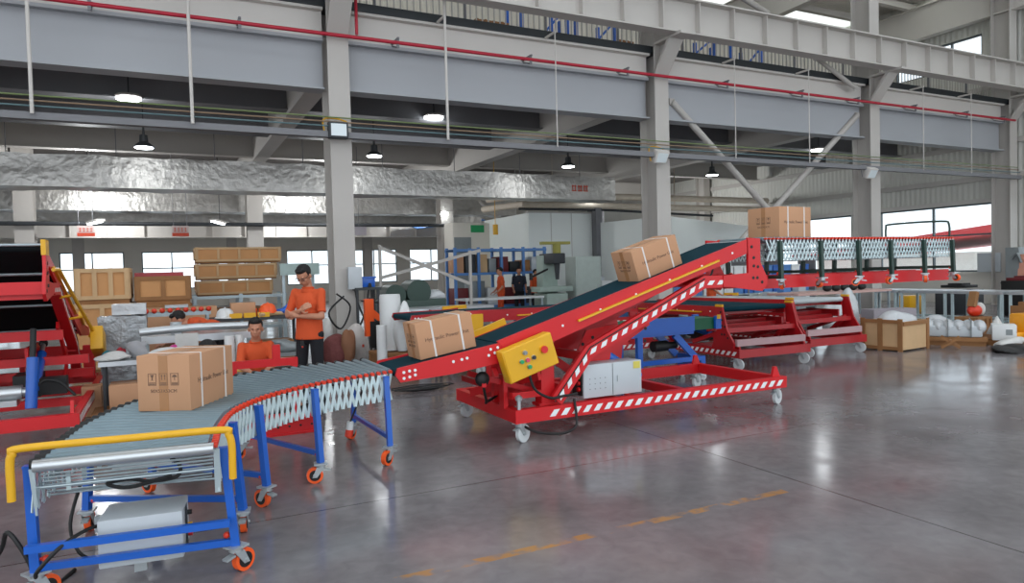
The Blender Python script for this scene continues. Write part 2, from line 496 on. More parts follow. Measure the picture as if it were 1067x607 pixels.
# ---- mezzanine deck, roof
ZD = 6.62
c = MB().b2(XL, XR, 13.75, YB, 6.2, ZD); o = struct(c, 'ceiling', DECK)
struct(MB().b2(XL, XR, 13.3, 13.9, ZD, ZD+.16), 'trim_8', mat('black_edge', '23282b', .5))
rf = MB()
strips = []
y = 10.0
for a in range(5): rf.b2(XL, XR+.3, 22+a*4.3, 25.1+a*4.3, 11.2, 11.35)
segs = [(11.4, 14.6), (16.2, 19.0), (20.4, 22)]
for a, b in segs: rf.b2(XL, XR+.3, a, b, 11.2, 11.35)
for a in (-7.5, -3.0, 1.5, 6.0): rf.b2(XL, XR+.3, a, a+2.6, 11.2, 11.35)
struct(rf, 'roof', mat('roof_sheet', 'e0dbd4', .6, 0, .1, 1, wave=('X', 2)))
for k, (a, b) in enumerate(((14.6, 16.2), (19.0, 20.4), (25.1, 26.3), (29.4, 30.6), (33.7, 34.9), (38.0, 39.2))):  # strips beyond the mezzanine wall are added to light the upper deck
    struct(MB().b2(XL, XR+.3, a, b, 11.24, 11.28), 'skylight_%d' % (k+1), SKYL)

struct(MB().b2(XL, 24.9, 18.9, 19.0, ZD, 9.9), 'wall_mezzanine', mat('cream_liner', 'e2dccf', .6, 0, .05, .6, wave=('X', 2.2), bump=.5))
# ---- steel columns (H section), beams, girders
def column(x, y, z0, z1, label, w=.40, d=.6, m=STEEL, bracket=False, group=None):
    t = thing('steel_column', label, 'column', (x, y, 0), 0, group)
    s = MB(); s.b2(-w/2, w/2, -d/2, -d/2+.03, z0, z1); s.b2(-w/2, w/2, d/2-.03, d/2, z0, z1)
    s.b2(-.012, .012, -d/2, d/2, z0, z1)
    s.build('shaft', m, t)
    p = MB().b2(-w/2-.06, w/2+.06, -d/2-.06, d/2+.06, 0, .03)
    for a in (-1, 1):
        for b in (-1, 1): p.cyl((a*(w/2+.02), b*(d/2+.02), .03), (a*(w/2+.02), b*(d/2+.02), .07), .015, seg=6)
    if z0 == 0: p.build('base_plate', m, t)
    if bracket:
        b = MB()
        b.yz([(-d/2, 6.1), (-d/2+.05, 6.1), (-d/2-.5, 6.84), (-d/2-.62, 6.84)], -w/2, w/2)
        b.yz([(-d/2, 6.2), (-d/2, 6.84), (-d/2-.55, 6.84)], -.015, .015)
        b.b2(-w/2, w/2, -d/2-.95, -d/2+.1, 6.78, 6.84)
        b.build('crane_bracket', m, t)
    return t
ordn = ['left end', 'first', 'second', 'third', 'corner']
lbl1 = ['grey steel column of the front row, out beyond the left side',
        'tall grey steel column behind the standing man, with control box and cables on it',
        'tall grey steel column rising behind the box on the inclined belt',
        'tall grey steel column behind the raised roller conveyor, third from left of the front row',
        'grey steel column in the far right corner beside the leaning salmon board']
for i, x in enumerate(COLX):
    if i == 0: continue
    column(x, 13.5, 0, 11.2, lbl1[i], bracket=True, m=STEEL)
lbl2 = ['second row column under the foil ducts, far left above the black raised belts',
        'second row column under the foil ducts, just right of the plywood crate rack',
        'second row column with a bright lamp on it, above the wrapped green machine',
        'second row dark column rising behind the low white partition']
for i, x in enumerate([-4.05, 3.15, 10.85, 18.55]):
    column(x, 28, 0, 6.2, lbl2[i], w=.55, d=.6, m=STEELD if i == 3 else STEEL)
for i, x in enumerate([-3.9, 3.5, 11.25, 18.9]):
    column(x, 42.3, 0, 6.2, ['back wall column behind the left orange hanging sign', 'back wall column left of the standing man, behind the crate rack', 'back wall column behind the pale hanging sign right of the front column', 'back wall column behind the far blue rack'][i], w=.5, d=.5)
column(25.2, 28, 0, 11.2, 'grey steel column against the right wall above the low partition', w=.4)
def beamx(x0, x1, y, z0, z1, label, fl=.35, m=STEELB, name='steel_beam'):
    s = MB(); s.b2(x0, x1, y-.012, y+.012, z0, z1); s.b2(x0, x1, y-fl/2, y+fl/2, z0, z0+.03); s.b2(x0, x1, y-fl/2, y+fl/2, z1-.03, z1)
    return tag(s.build(name, m), label, 'beam')
segl = ['left of the front column', 'between the first and second front columns', 'between the second and third front columns', 'between the third front column and the right corner']
for i in range(4):
    a, b = COLX[i]+.23, COLX[i+1]-.23
    if i == 0: a = -9
    s = MB(); s.b2(a, b, 13.53, 13.56, 5.1, 6.05); s.b2(a, b, 13.36, 13.74, 5.1, 5.135)
    s.b2(a, b, 13.38, 13.5, 6.0, 6.06)
    tag(s.build('steel_beam', STEELB), 'deep blue-grey edge beam ' + segl[i], 'beam')
    s = MB(); s.b2(a, b, 13.47, 13.5, 6.06, 6.6); s.b2(a, b, 13.33, 13.7, 6.57, 6.62); s.b2(a, b, 13.42, 13.5, 6.06, 6.1)
    tag(s.build('deck_edge_channel', STEELL), 'pale deck edge channel, ' + segl[i], 'beam')
# beams running back under the deck
for i, x in enumerate([3.12-.35, 9.6, 16.6, -4.4]):
    s = MB(); s.b2(x-.012, x+.012, 13.75, 43, 5.2, 6.2); s.b2(x-.19, x+.19, 13.75, 43, 5.16, 5.2)
    tag(s.build('steel_beam', STEEL), 'grey steel beam running back under the deck, ' + ['from the front column', 'from near the second column', 'from near the third column', 'far left'][i], 'beam')
for i, y in enumerate((17.2, 20.4, 24.2, 31.5, 35)):
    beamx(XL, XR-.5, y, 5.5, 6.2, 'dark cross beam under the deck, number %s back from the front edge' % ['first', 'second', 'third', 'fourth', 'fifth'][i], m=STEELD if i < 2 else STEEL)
def girder(x0, x1, y, z0, z1, label, step=.95, m=STEEL):
    t = thing('crane_girder', label, 'girder', (x0, y, z0)); L = x1-x0; h = z1-z0
    s = MB(); s.b2(0, L, -.012, .012, 0, h); s.build('web', m, t)
    s = MB().b2(0, L, -.2, .2, h-.035, h); s.b2(0, L, -.17, .17, 0, .03); s.build('flange', m, t)
    s = MB(); x = step/2
    while x < L: s.b2(x-.012, x+.012, -.16, -.012, .03, h-.035); x += step
    s.build('stiffener_rib', m, t)
    s = MB().b2(0, L, -.035, .035, h, h+.08); s.build('rail', STEELD, t)
girder(-3, 30, 12.55, 6.84, 7.62, 'long grey crane girder with ribs running just above the front column brackets', step=1.05)
girder(-12, 25, 41, 4.0, 4.8, 'beige crane girder with ribs in front of the back wall', step=1.3)
girder(-12, 25, 37.5, 3.6, 4.3, 'grey ribbed crane girder beyond the foil ducts', step=1.5)
# rafters and purlins
for i, x in enumerate(COLX[1:]):
    s = MB(); s.b2(x-.012, x+.012, 2, 43, 9.7, 10.8); s.b2(x-.15, x+.15, 2, 43, 9.66, 9.7); s.b2(x-.15, x+.15, 2, 43, 10.8, 10.84)
    tag(s.build('roof_rafter', STEELL), 'grey roof rafter above ' + ['the front column', 'the second column', 'the third column', 'the corner column at top right'][i], 'rafter')
for i in range(11):
    y = 9+i*1.55
    s = MB(); s.b2(XL, XR, y-.03, y+.03, 10.85, 11.1); s.b2(XL, XR, y-.1, y+.1, 10.85, 10.875)
    tag(s.build('roof_purlin', STEELL), 'thin roof purlin under the roof sheets, %s from the open front' % ['first', 'second', 'third', 'fourth', 'fifth', 'sixth', 'seventh', 'eighth', 'ninth', 'tenth', 'eleventh'][i], 'purlin', 'roof purlins')
# braces
def brace(p0, p1, label, r=.075, m=STEEL, cat='brace'):
    s = MB().cyl(p0, p1, r, seg=10, m=m)
    s.box(p0, (.16, .03, .16), m); s.box(p1, (.16, .03, .16), m)
    return tag(s.build('diagonal_brace', m), label, cat)
c1 = ay(700, 106, 13.5); c2 = ay(803, 221, 13.5); c3 = ay(893, 120, 13.5)
brace(c1, c2, 'diagonal steel brace running down right from the second column', .08)
brace(c3, c2, 'diagonal steel brace running down left from the third column', .08)
brace(c2+Vector((-.1, .2, -.1)), Vector((11.2, 13.7, .25)), 'lower diagonal brace continuing behind the inclined belt', .07)
brace(ay(500, 209, 27.6), ay(573, 277, 27.6), 'long diagonal brace left of the tall white partition', .09)
brace(ay(850, 60, 13.15), ay(892, 92, 13.2), 'short brace meeting the third column under the crane girder', .06)
brace(ay(700, -6, 16), ay(735, 12, 16), 'roof brace crossing above the crane girder', .08)
brace(ay(765, -8, 14.5), ay(800, 14, 14.8), 'short roof brace near the top edge', .08)

# pipes, racks and hangers on the front row
s = MB(); s.tube([(-9, 13.05, 6.03), (25, 13.05, 6.03)], .035, 10)
t = thing('red_pipe', 'long thin red sprinkler pipe running across the deck edge beams', 'pipe', (0, 13.05, 6.03))
MB(off=(0, 13.05, 6.03)).tube([(-9, 13.05, 6.03), (25, 13.05, 6.03)], .035, 10).build('pipe', PIPER, t)
s.bm.free()
for x in (-4.0, -.9, 1.35, 4.2, 7.1, 9.6, 12.6, 15.2, 17.4, 19.9, 22.4, 24.4):
    MB(off=(0, 13.05, 6.03)).bar((x, 13.05, 5.93), (x, 13.05, 6.12), .05, .03).bar((x, 13.0, 6.11), (x, 13.5, 6.11), .04, .03).bar((x, 13.05, 5.94), (x, 13.5, 6.1), .03, .03).build('bracket', STEELD, t)
tag(MB().tube([(3.42, 13.1, 6.1), (3.42, 13.1, 8.6)], .03, 8).build('riser_pipe', PIPER), 'short red riser pipe beside the front column at the top', 'pipe')
t = thing('pipe_rack', 'grey service rack with thin green, ochre and teal pipes across the hall', 'pipe rack', (0, 13.0, 4.1))
o3 = (0, 13.0, 4.1)
s = MB(o3); s.b2(-9, 25.2, 12.98, 13.1, 4.13, 4.2); s.b2(-9, 25.2, 12.96, 12.98, 4.13, 4.24); s.build('tray', STEELD, t)
for z, m_, nm, yy in ((4.33, PTEAL, 'teal_pipe', 12.96), (4.42, PORG, 'ochre_pipe', 13.0), (4.51, PGRN, 'green_pipe', 13.04)):
    MB(o3).tube([(-9, yy, z), (25.1, yy, z)], .014, 8).build(nm, m_, t)
for i, px in enumerate((33, 200, 466, 580, 766, 843, 962, 1012)):
    p = ay(px, 110, 12.9)
    tag(MB().cyl((p.x, 12.9, 4.2), (p.x, 12.9, 6.7 if i > 2 else 7.8), .028 if i < 3 else .012, seg=8).b2(p.x-.02, p.x+.02, 12.88, 13.5, 6.6, 6.64).build('hanger_rod', STEELL), 'thin pale hanger rod of the service rack, ' + ['far left', 'left of the front column', 'between front and second columns', 'just left of the second column', 'right of the second column', 'just left of the third column', 'right of the third column', 'nearest the right corner'][i], 'hanger rod')
# flood lights on front columns
for i, (px, py) in enumerate(((352, 136), (688, 163), (907, 180))):
    p = ay(px, py, 12.98)
    t = thing('flood_light', ['grey floodlight box fixed on the front column beside the pipe rack', 'tilted white floodlight on the second column under the pipe rack', 'white floodlight bracket on the third column under the pipe rack'][i], 'floodlight', p)
    MB().box((0, 0, 0), (.36, .16, .3), rot=(.5 if i else 0, 0, 0), bev=.02).build('housing', DGREY if i == 0 else STEELL, t)
    MB().box((0, -.085 if not i else -.07, 0 if not i else -.04), (.28, .02, .22), rot=(.5 if i else 0, 0, 0)).build('lens', GLASSD, t)
    MB().tube([(-.2, .1, -.1), (-.24, .1, .2), (0, .15, .25), (.2, .12, .2)], .015, 6, sub=4).build('cable', YEL if i < 2 else STEELD, t)

# railing on the deck edge
t = thing('guard_railing', 'grey balustrade with close vertical bars along the deck edge', 'railing', (0, 13.75, ZD+.1))
o3 = (0, 13.75, ZD+.1)
MB(o3).b2(-4, 25, 13.73, 13.78, ZD+1.15, ZD+1.2).b2(-4, 25, 13.735, 13.775, ZD+.22, ZD+.26).build('rail', STEELL, t)
s = MB(o3); x = -3.9; k = 0
while x < 25: s.b2(x, x+.022, 13.745, 13.77, ZD+.24, ZD+1.16); x += .14
s.build('baluster', STEEL, t, kind='stuff')
x = -3.9
while x < 25: MB(o3).b2(x, x+.05, 13.73, 13.78, ZD+.16, ZD+1.2).build('post', STEELD, t); x += 1.96
# things stored up on the deck
for i, (x, y, w_, h) in enumerate(((8.1, 15.3, 1.3, 1.7), (9.6, 15.2, 1.2, 1.5), (12.6, 15.2, 1.6, 1.5), (15.0, 15.4, 1.2, 1.5))):
    t = thing('storage_frame', 'dark blue steel stacking frame on the upper deck, ' + ['leftmost of four', 'second from the left', 'holding red beams', 'rightmost of four'][i], 'frame', (x, y, ZD))
    s = MB()
    for a in (0, w_):
        for b in (0, .8): s.b2(a-.04, a+.04, b-.04, b+.04, 0, h)
    s.b2(0, w_, -.03, .03, .1, .18); s.b2(0, w_, .77, .83, .1, .18); s.b2(0, w_, -.03, .03, h-.1, h); s.bar((0, 0, .2), (w_, 0, h-.1), .04, .05)
    s.build('frame', BLUE, t)
    s = MB()
    for k in range(3): s.bar((0.05, .1+.3*k, .25+.4*k), (w_-.05, .1+.3*k, .3+.4*k), .1, .09)
    s.build('stored_beam', MAROON if i > 1 else WOODD, t)
for i, (x, w_) in enumerate(((7.0, .9), (11.2, .5))):
    crate_up = MB().b2(x, x+w_, 15.6, 16.4, ZD, ZD+1.1)
    for k in range(4): crate_up.b2(x+w_*k/4, x+w_*k/4+.06, 15.56, 15.6, ZD, ZD+1.1, WOODD)
    tag(crate_up.build('slatted_crate', WOOD), ['orange-brown slatted crate on the upper deck, left of the blue frames', 'narrow slatted crate on the upper deck beside a blue frame'][i], 'crate')

# foil wrapped ducts and beige pipes
for i, (y, x1, z0) in enumerate(((21, 14.8, 4.03), (29.2, 14.9, 4.15), (33.2, 14.9, 4.0), (38.4, 14.9, 3.75))):
    t = thing('air_duct', 'crumpled silver foil air duct, ' + ['nearest and longest, with small red marks at its right end', 'second from the front', 'third from the front', 'farthest back'][i], 'duct', (0, y, z0))
    rnd = random.Random(i)
    xs = [XL+.3+k*(x1-XL-.3)/60 for k in range(61)]
    def prof(u, v, rnd=rnd, xs=xs):
        x = xs[int(round(u*60))]; c4 = [(0, 0), (0, .82), (.95, .82), (.95, 0), (0, 0)]
        k = v*16; q = int(k) if k < 16 else 15; q4, fr = q//4, (k-q+(q % 4))/4 if k < 16 else 1
        a, b = c4[q4], c4[q4+1]; yy = a[0]+(b[0]-a[0])*fr; zz = a[1]+(b[1]-a[1])*fr
        jit = .03 if 0 < v < 1 else 0
        return (x, yy+rnd.uniform(-jit, jit), zz+rnd.uniform(-jit, jit))
    MB().grid(prof, 60, 16).build('foil_jacket', FOIL, t)
    s = MB(); x = XL+1
    while x < x1:
        s.cyl((x, .2, .8), (x, .2, 1.95 if z0+1.95 < 6.1 else 6.15-z0), .012, seg=6); x += 2.4
    s.build('hanger', STEELD, t)
    if i == 0:
        s = MB(); rnd = random.Random(3); x = ay(596, 190, 20.95).x
        for k in range(3):
            xx = x+k*.24
            s.b2(xx, xx+.18, -.05, -.04, .28, .31); s.b2(xx+.02, xx+.05, -.05, -.04, .28, .5); s.b2(xx+.12, xx+.15, -.05, -.04, .3, .5); s.b2(xx, xx+.18, -.05, -.04, .44, .47)
        s.build('red_mark', SIGNR, t)
for i, (yy, z) in enumerate(((24.2, 4.55), (24.2, 4.15))):
    tag(MB().tube([(12.2-i*.2, 26.5, z), (12.9-i*.3, yy, z), (25.3, yy-.4, z-.05)], .13, 12).cyl((14, yy, z), (14, yy, 6.19), .02, seg=6).cyl((20, yy-.2, z), (20, yy-.2, 6.19), .02, seg=6).build('beige_pipe', BEIGE), ['upper', 'lower'][i]+' of the two thick beige pipes running right from the duct end', 'pipe')
tag(MB().tube([(-9, 27.5, 3.55), (14.9, 27.5, 3.55)], .07, 8).build('black_conduit', DGREY), 'thin dark conduit running below the foil ducts', 'conduit')
tag(MB().tube([(11.8, 22.9, 3.85), (15.2, 22.6, 3.83), (17.2, 21.8, 3.68), (20.2, 21.9, 3.6)], .045, 8, sub=4).build('black_conduit', DGREY), 'dark cable drooping in front of the tall white partition', 'conduit')

# lamps
def lamp_light(parent, watts, off):
    ld = bpy.data.lights.new('lamp_glow', 'POINT'); ld.energy = watts; ld.shadow_soft_size = .2; ld.color = (.95, .98, 1)
    lo = bpy.data.objects.new('lamp_glow', ld); C.objects.link(lo); lo.parent = parent; lo.location = off
def pendant(p, label):
    t = thing('pendant_lamp', label, 'lamp', p)
    MB().lathe([(.02, .55), (.03, .3), (.09, .28), (.1, .12), (.24, .0), (.22, -.01)]).build('shade', DGREY, t)
    MB().lathe([(.2, -.012), (.2, -.03)], seg=20).build('diffuser', LAMP, t)
    MB().cyl((0, 0, .5), (0, 0, 6.15-p[2]), .012, seg=6).build('rod', DGREY, t)
    lamp_light(t, 9, (0, 0, -.25))
for px, py, l in ((150, 150, 'black pendant lamp hanging in front of the silver duct at left'), (390, 159, 'black pendant lamp right of the front column'), (592, 170, 'black pendant lamp above the red marks on the duct'), (742, 179, 'black pendant lamp right of the second column')):
    pendant(ay(px, py+3, 19), l)
for i, (x, y) in enumerate(((-2, 25.5), (5.5, 25.5), (-2, 35.8), (5.5, 35.8), (13, 35.8), (21, 26.5))):  # mostly hidden lamps, added to brighten the depth of the hall
    pendant(Vector((x, y, 4.95)), 'black pendant lamp added to light the deep hall behind the foil ducts, ' + ['left', 'centre', 'far left', 'far centre', 'far right', 'above the low partition'][i])
    C.objects[-1].data.energy = 170
for px, py, l in ((134, 102, 'round flat ceiling lamp at left under the deck'), (452, 122, 'round flat ceiling lamp between the front and second columns'), (853, 156, 'round flat ceiling lamp left of the third column')):
    p = ay(px, py, 17)
    t = thing('ceiling_lamp', l, 'lamp', p)
    MB().lathe([(.24, .06), (.27, .02), (.25, 0)], seg=24).build('housing', STEELL, t)
    MB().lathe([(.24, -.005), (.24, -.03)], seg=24).build('diffuser', LAMP, t)
    MB().cyl((0, 0, .06), (0, 0, 6.18-p.z), .015, seg=6).build('rod', DGREY, t)
    lamp_light(t, 9, (0, 0, -.25))
for px, py, l in ((463, 223, 'bright small lamp on the second row column'), (618, 203, 'bright small lamp above the tall white partition')):
    p = ay(px, py, 27.5 if px < 500 else 23.7)
    t = thing('wall_lamp', l, 'lamp', p)
    MB().sph((0, 0, 0), (.16, .12, .12)).build('bulb', LAMP, t)
    MB().bar((-.1, .1, .05), (.5, .15, .12), .05, .05).build('arm', STEELL, t)
for px, py, l in ((352, 290-57, 'a'),):
    pass
for i, (px, py) in enumerate(((362-15, 233), (228, 233))):
    p = ay([97, 229][i], 231, 27.0)
    t = thing('tube_light', ['slanting fluorescent tube light above the left orange sign', 'slanting fluorescent tube light left of the crate rack'][i], 'lamp', p)
    d = Vector((.3, -.9, .0)) if i == 0 else Vector((-.3, -.9, 0))
    MB().bar(-d, d, .22, .07).build('fixture', STEELL, t)
    MB().bar(-d*.95-Vector((0, 0, .05)), d*.95-Vector((0, 0, .05)), .12, .03).build('tube', LAMP, t)
    MB().cyl((0, 0, 0), (0, 0, 6.15-p.z), .012, seg=6).build('rod', DGREY, t)
# hanging signs
for i, (x0, x1, y0, y1) in enumerate(((80, 99, 235, 246), (179, 197, 235, 246))):
    a = ay(x0, y0, 26); b = ay(x1, y1, 26)
    t = thing('hanging_sign', 'orange and grey hanging sign, ' + ['left one', 'right one, above the wooden crates'][i], 'sign', ((a.x+b.x)/2, 26, (a.z+b.z)/2)); w2 = (b.x-a.x)/2; h2 = (a.z-b.z)/2
    MB().b2(-w2, w2, 0, .03, -h2, h2).build('board', mat('sign_pale', 'c9b7b2', .6), t)
    MB().b2(-w2, w2, -.006, 0, -h2, -h2*.35).build('colour_band', SIGNR, t)
    s = MB()
    for k in range(4):
        xx = -w2*.8+k*w2*.42; s.b2(xx, xx+w2*.3, -.006, 0, -h2*.1, 0); s.b2(xx+w2*.12, xx+w2*.18, -.006, 0, -h2*.15, h2*.65); s.b2(xx, xx+w2*.3, -.006, 0, h2*.4, h2*.5)
    s.build('lettering', SIGNR, t)
    MB().cyl((-w2*.8, .015, h2), (-w2*.8, .015, 6.15-(a.z+b.z)/2), .01, seg=6).cyl((w2*.8, .015, h2), (w2*.8, .015, 6.15-(a.z+b.z)/2), .01, seg=6).build('wire', STEELD, t)
a = ay(366, 236, 24); b = ay(382, 245, 24)
t = thing('hanging_sign', 'plain pale grey-pink hanging sign right of the front column', 'sign', ((a.x+b.x)/2, 24, (a.z+b.z)/2))
MB().box((0, 0, 0), (b.x-a.x, .03, a.z-b.z)).build('board', mat('sign_plain', 'cfc6cc', .6), t)
MB().cyl((0, 0, 0), (0, 0, 6.15-a.z), .01, seg=6).build('wire', STEELD, t)

# white partitions
def wallseg(mb, p, q, h, th=.12):
    d = (Vector(q)-Vector(p)).normalized(); n = Vector((-d.y, d.x))*th
    mb.xy([tuple(p), tuple(q), (q[0]+n.x, q[1]+n.y), (p[0]+n.x, p[1]+n.y)], 0, h); return mb
s = wallseg(MB(), (12.25, 23), (15.05, 23), 3.72); wallseg(s, (12.25, 27), (12.25, 23.1), 3.72)
struct(s, 'wall_partition_1', PARTN)
s = wallseg(MB(), (15.12, 22.7), (15.85, 19.4), 3.34); wallseg(s, (15.85, 19.4), (25.4, 24.5), 3.34)
struct(s, 'wall_partition_2', PARTN)
s = MB()
for x in (13.2, 14.1): s.b2(x, x+.02, 22.985, 23, 0, 3.72)
s.b2(12.2, 15.1, 22.97, 23.14, 3.72, 3.78)
struct(s, 'trim_9', STEEL)
t = thing('steel_post', 'dark slim post where the tall and the low white partitions meet', 'post', (15.1, 22.7, 0))
MB().b2(-.14, .14, -.14, .14, 0, 3.9).build('shaft', STEELD, t); MB().b2(-.2, .2, -.2, .2, 0, .03).build('base_plate', STEELD, t)

# ================================================================== BELT MACHINES
def caster(parent, x, y, r=.075, wheel=None, zt=.19, name='caster', yawa=0.0, m=None, hub=None):
    """swivel caster: plate, fork, wheel"""
    R = Matrix.Rotation(yawa, 4, 'Z'); T = Matrix.Translation((x, y, 0)) @ R
    s = MB()
    s.b2(-.05, .05, -.045, .045, zt-.012, zt)
    s.cyl((0, 0, zt-.035), (0, 0, zt-.01), .035, seg=12)
    for a in (-1, 1):
        s.xz([(-.03, zt-.03), (.03, zt-.03), (.065, r-.015), (.03, r-.015)], a*.026-.003, a*.026+.003)
    s.cyl((.045, -.035, r), (.045, .035, r), .01, seg=8)
    s.bar((-.02, 0, zt-.05), (-.075, 0, zt-.06), .04, .012)
    s.bm.transform(T)
    c = s.build(name, CASTM, parent)
    w = MB()
    w.cyl((.045, -.018, r), (.045, .018, r), r, seg=24, m=wheel or WHEELW)
    if hub: w.cyl((.045, -.021, r), (.045, .021, r), r*.68, seg=20, m=hub)
    w.cyl((.045, -.024, r), (.045, .024, r), r*.25, seg=12, m=CASTM)
    w.bm.transform(T); w.build('wheel', None, c)
    return c
def stripes_poly(mb, pts, y0, y1, wdt, step, start=0, cover=.55, slant=.5, m=None):
    """white slanted tape blocks set along a path (x,z) on a side face"""
    m = m or WHITE
    P = [Vector(p) for p in pts]; acc = start
    for a, b in zip(P, P[1:]):
        d = b-a; L = d.length; d.normalize(); n = Vector((-d.y, d.x))
        while acc+step*cover < L:
            c0 = a+d*acc; c1 = a+d*(acc+step*cover); sh = d*(wdt*slant)
            q = [c0-n*wdt/2-sh*.5, c1-n*wdt/2-sh*.5, c1+n*wdt/2+sh*.5, c0+n*wdt/2+sh*.5]
            mb.xz([(v.x, v.y) for v in q], y0, y1, m); acc += step
        acc = max(0, acc-L)
def path_plate(pts, wdt):
    """outline of a bent bar following pts in (x,z)"""
    P = [Vector(p) for p in pts]; up = []; lo = []
    for i, p in enumerate(P):
        d0 = (p-P[i-1]).normalized() if i else (P[1]-P[0]).normalized()
        d1 = (P[i+1]-p).normalized() if i < len(P)-1 else d0
        n0 = Vector((-d0.y, d0.x)); n1 = Vector((-d1.y, d1.x)); n = (n0+n1).normalized(); k = wdt/2/max(.5, n.dot(n0))
        up.append(p+n*k); lo.append(p-n*k)
    return [(v.x, v.y) for v in up]+[(v.x, v.y) for v in lo[::-1]]
LW, WW = 3.45, 1.45
def machine(label, loc, rz, low, knee, top, bw=(.03, .62), wid=WW, red=RED, central=False, tower_lo=None, belt=TEAL, panels=True, cabinet=True, sided='near', ty=None, bars=True, arm_t=.04, name='belt_conveyor_loader'):
    """low/knee/top: (x,z) of the belt surface; base 3.45 long"""
    t = thing(name, label, 'conveyor', loc, rz)
    W = wid
    TY = W-.02 if ty is None else ty
    # base frame
    s = MB()
    s.b2(0, LW, 0, .07, .19, .315, red); s.b2(0, LW, W-.07, W, .19, .315, red)
    s.b2(.001, .08, .07, W-.07, .192, .313, red); s.b2(LW-.08, LW-.001, .07, W-.07, .192, .313, red)
    s.b2(1.15, 1.23, .07, W-.07, .2, .29, red); s.b2(2.05, 2.12, .07, W-.07, .2, .29, red)
    stripes_poly(s, [(.38, .25), (LW-.02, .25)], -.003, .0, .062, .122, cover=.5, slant=.8)
    stripes_poly(s, [(.3, .25), (LW-.02, .25)], W, W+.003, .075, .125)
    for yy in (.05, W-.08):
        s.xz([(LW-.17, .315), (LW-.05, .315), (LW-.1, .43), (LW-.14, .43)], yy, yy+.03, red)
    s.build('base_frame', None, t)
    for (x, y, a) in ((.09, .05, .4), (.09, W-.06, .4), (LW-.1, .05, .3), (LW-.1, W-.06, .3)):
        caster(t, x-.03, y, r=.084, yawa=a)
    # posts
    zt = knee[1]
    for y in (.1, W-.22):
        p = MB().b2(.33, .47, y, y+.13, .3, .74 if top[1] > 1.3 else .6)
        p.b2(.3, .5, y-.01, y+.14, .3, .33)
        p.build('post', red, t)
    MB().b2(.36, .44, .2, W-.2, .6, .68).b2(.02, .3, .5, .56, .25, .55).b2(.02, .35, .1, .16, .4, .46).build('cross_member', red, t)
    y0, y1 = bw[0]-.03, bw[1]+.03
    a = math.atan2(top[1]-knee[1], top[0]-knee[0])
    # telescopic low section
    l = MB()
    for y in (y0, y1-.028):
        l.xz([(low[0], low[1]), (low[0]-.02, low[1]-.06), (low[0]+.02, low[1]-.12), (low[0]+.5, low[1]-.09), (knee[0]+.15, knee[1]-.16), (knee[0]+.2, knee[1]+.02), (knee[0], knee[1])], y, y+.028, red)
    l.b2(low[0]+.6, low[0]+.66, y0, y1, low[1]-.05, low[1]-.01, red)
    for (u, v) in ((.05, .03), (.1, .03), (.15, .035), (.05, .08), (.1, .08), (.15, .075), (.5, .045), (.58, .045), (.63, .045), (.86, .02), (.93, .02), (.9, .06), (.84, .07), (.97, .07)):
        x = low[0]+u; z = low[1]+(knee[1]-low[1])*(u/(knee[0]-low[0]))-v-.015
        l.cyl((x, y0-.006, z), (x, y0, z), .013, seg=8, m=WHITE)
    l.build('entry_frame', None, t)
    b = MB()
    b.xz([(low[0]+.02, low[1]-.015), (low[0], low[1]-.05), (low[0]+.02, low[1]-.09), (knee[0], knee[1]-.09), (knee[0]+.02, knee[1]-.01)], bw[0], bw[1])
    b.build('entry_belt', belt, t)
    MB().cyl((low[0]+.03, bw[0], low[1]-.05), (low[0]+.03, bw[1], low[1]-.05), .036, seg=14).build('end_roller', belt, t)
    # main inclined bed
    f = MB(); th = .17
    for y, dq in ((y0-.004, 0), (y1-.024, .03)):
        f.xz([(knee[0]-.04, knee[1]+.015-dq), (top[0], top[1]-dq), (top[0], top[1]-th*.9), (knee[0]+.1, knee[1]-th)], y, y+.028, red)
    n = 7
    for k in range(n):
        q = (k+.5)/n; x = knee[0]+(top[0]-knee[0])*q; z = knee[1]+(top[1]-knee[1])*q-.12
        if bars: f.b2(x-.02, x+.02, y0, y1, z-.02, z+.02, red)
        f.cyl((x, y0-.01, z+.04), (x, y0, z+.04), .012, seg=8, m=WHITE)
    f.build('bed_frame', None, t)
    b = MB()
    b.xz([(knee[0], knee[1]-.005), (top[0], top[1]-.012), (top[0]+.04, top[1]-.05), (top[0], top[1]-.09), (knee[0], knee[1]-.09)], bw[0], bw[1])
    b.build('belt', belt, t)
    MB().cyl((top[0], bw[0], top[1]-.05), (top[0], bw[1], top[1]-.05), .04, seg=14).build('drive_roller', ZINC if top[1] > 1.3 and bars else belt, t)
    # yellow guard strip on both sides
    g = MB(); dx = top[0]-knee[0]; dz = top[1]-knee[1]
    def on(q, dn_): return (knee[0]+dx*q, knee[1]+dz*q-dn_)
    for y in (y0-.025, y1+.005):
        A = on(.27, .095); B = on(.86, .095)
        g.bar((A[0], y+.01, A[1]), (B[0], y+.01, B[1]), .035, .018)
    g.build('yellow_strip', YEL, t)
    g = MB(); A = on(-.02, -.02); B = on(.12, -.03); g.bar((A[0], y1+.015, A[1]), (B[0], y1+.015, B[1]), .03, .06); g.build('yellow_guard', YEL, t)
    # lift arms
    hi = top[1] > 1.3
    zt0 = top[1]-.46 if hi else top[1]-.3
    zl = zt0 if tower_lo is None else tower_lo
    ap = [(.44, .36), (.82, .80), (2.27, zl), (3.02, zl)] if hi else [(.44, .36), (.9, .5), (2.3, zl), (2.9, zl)]
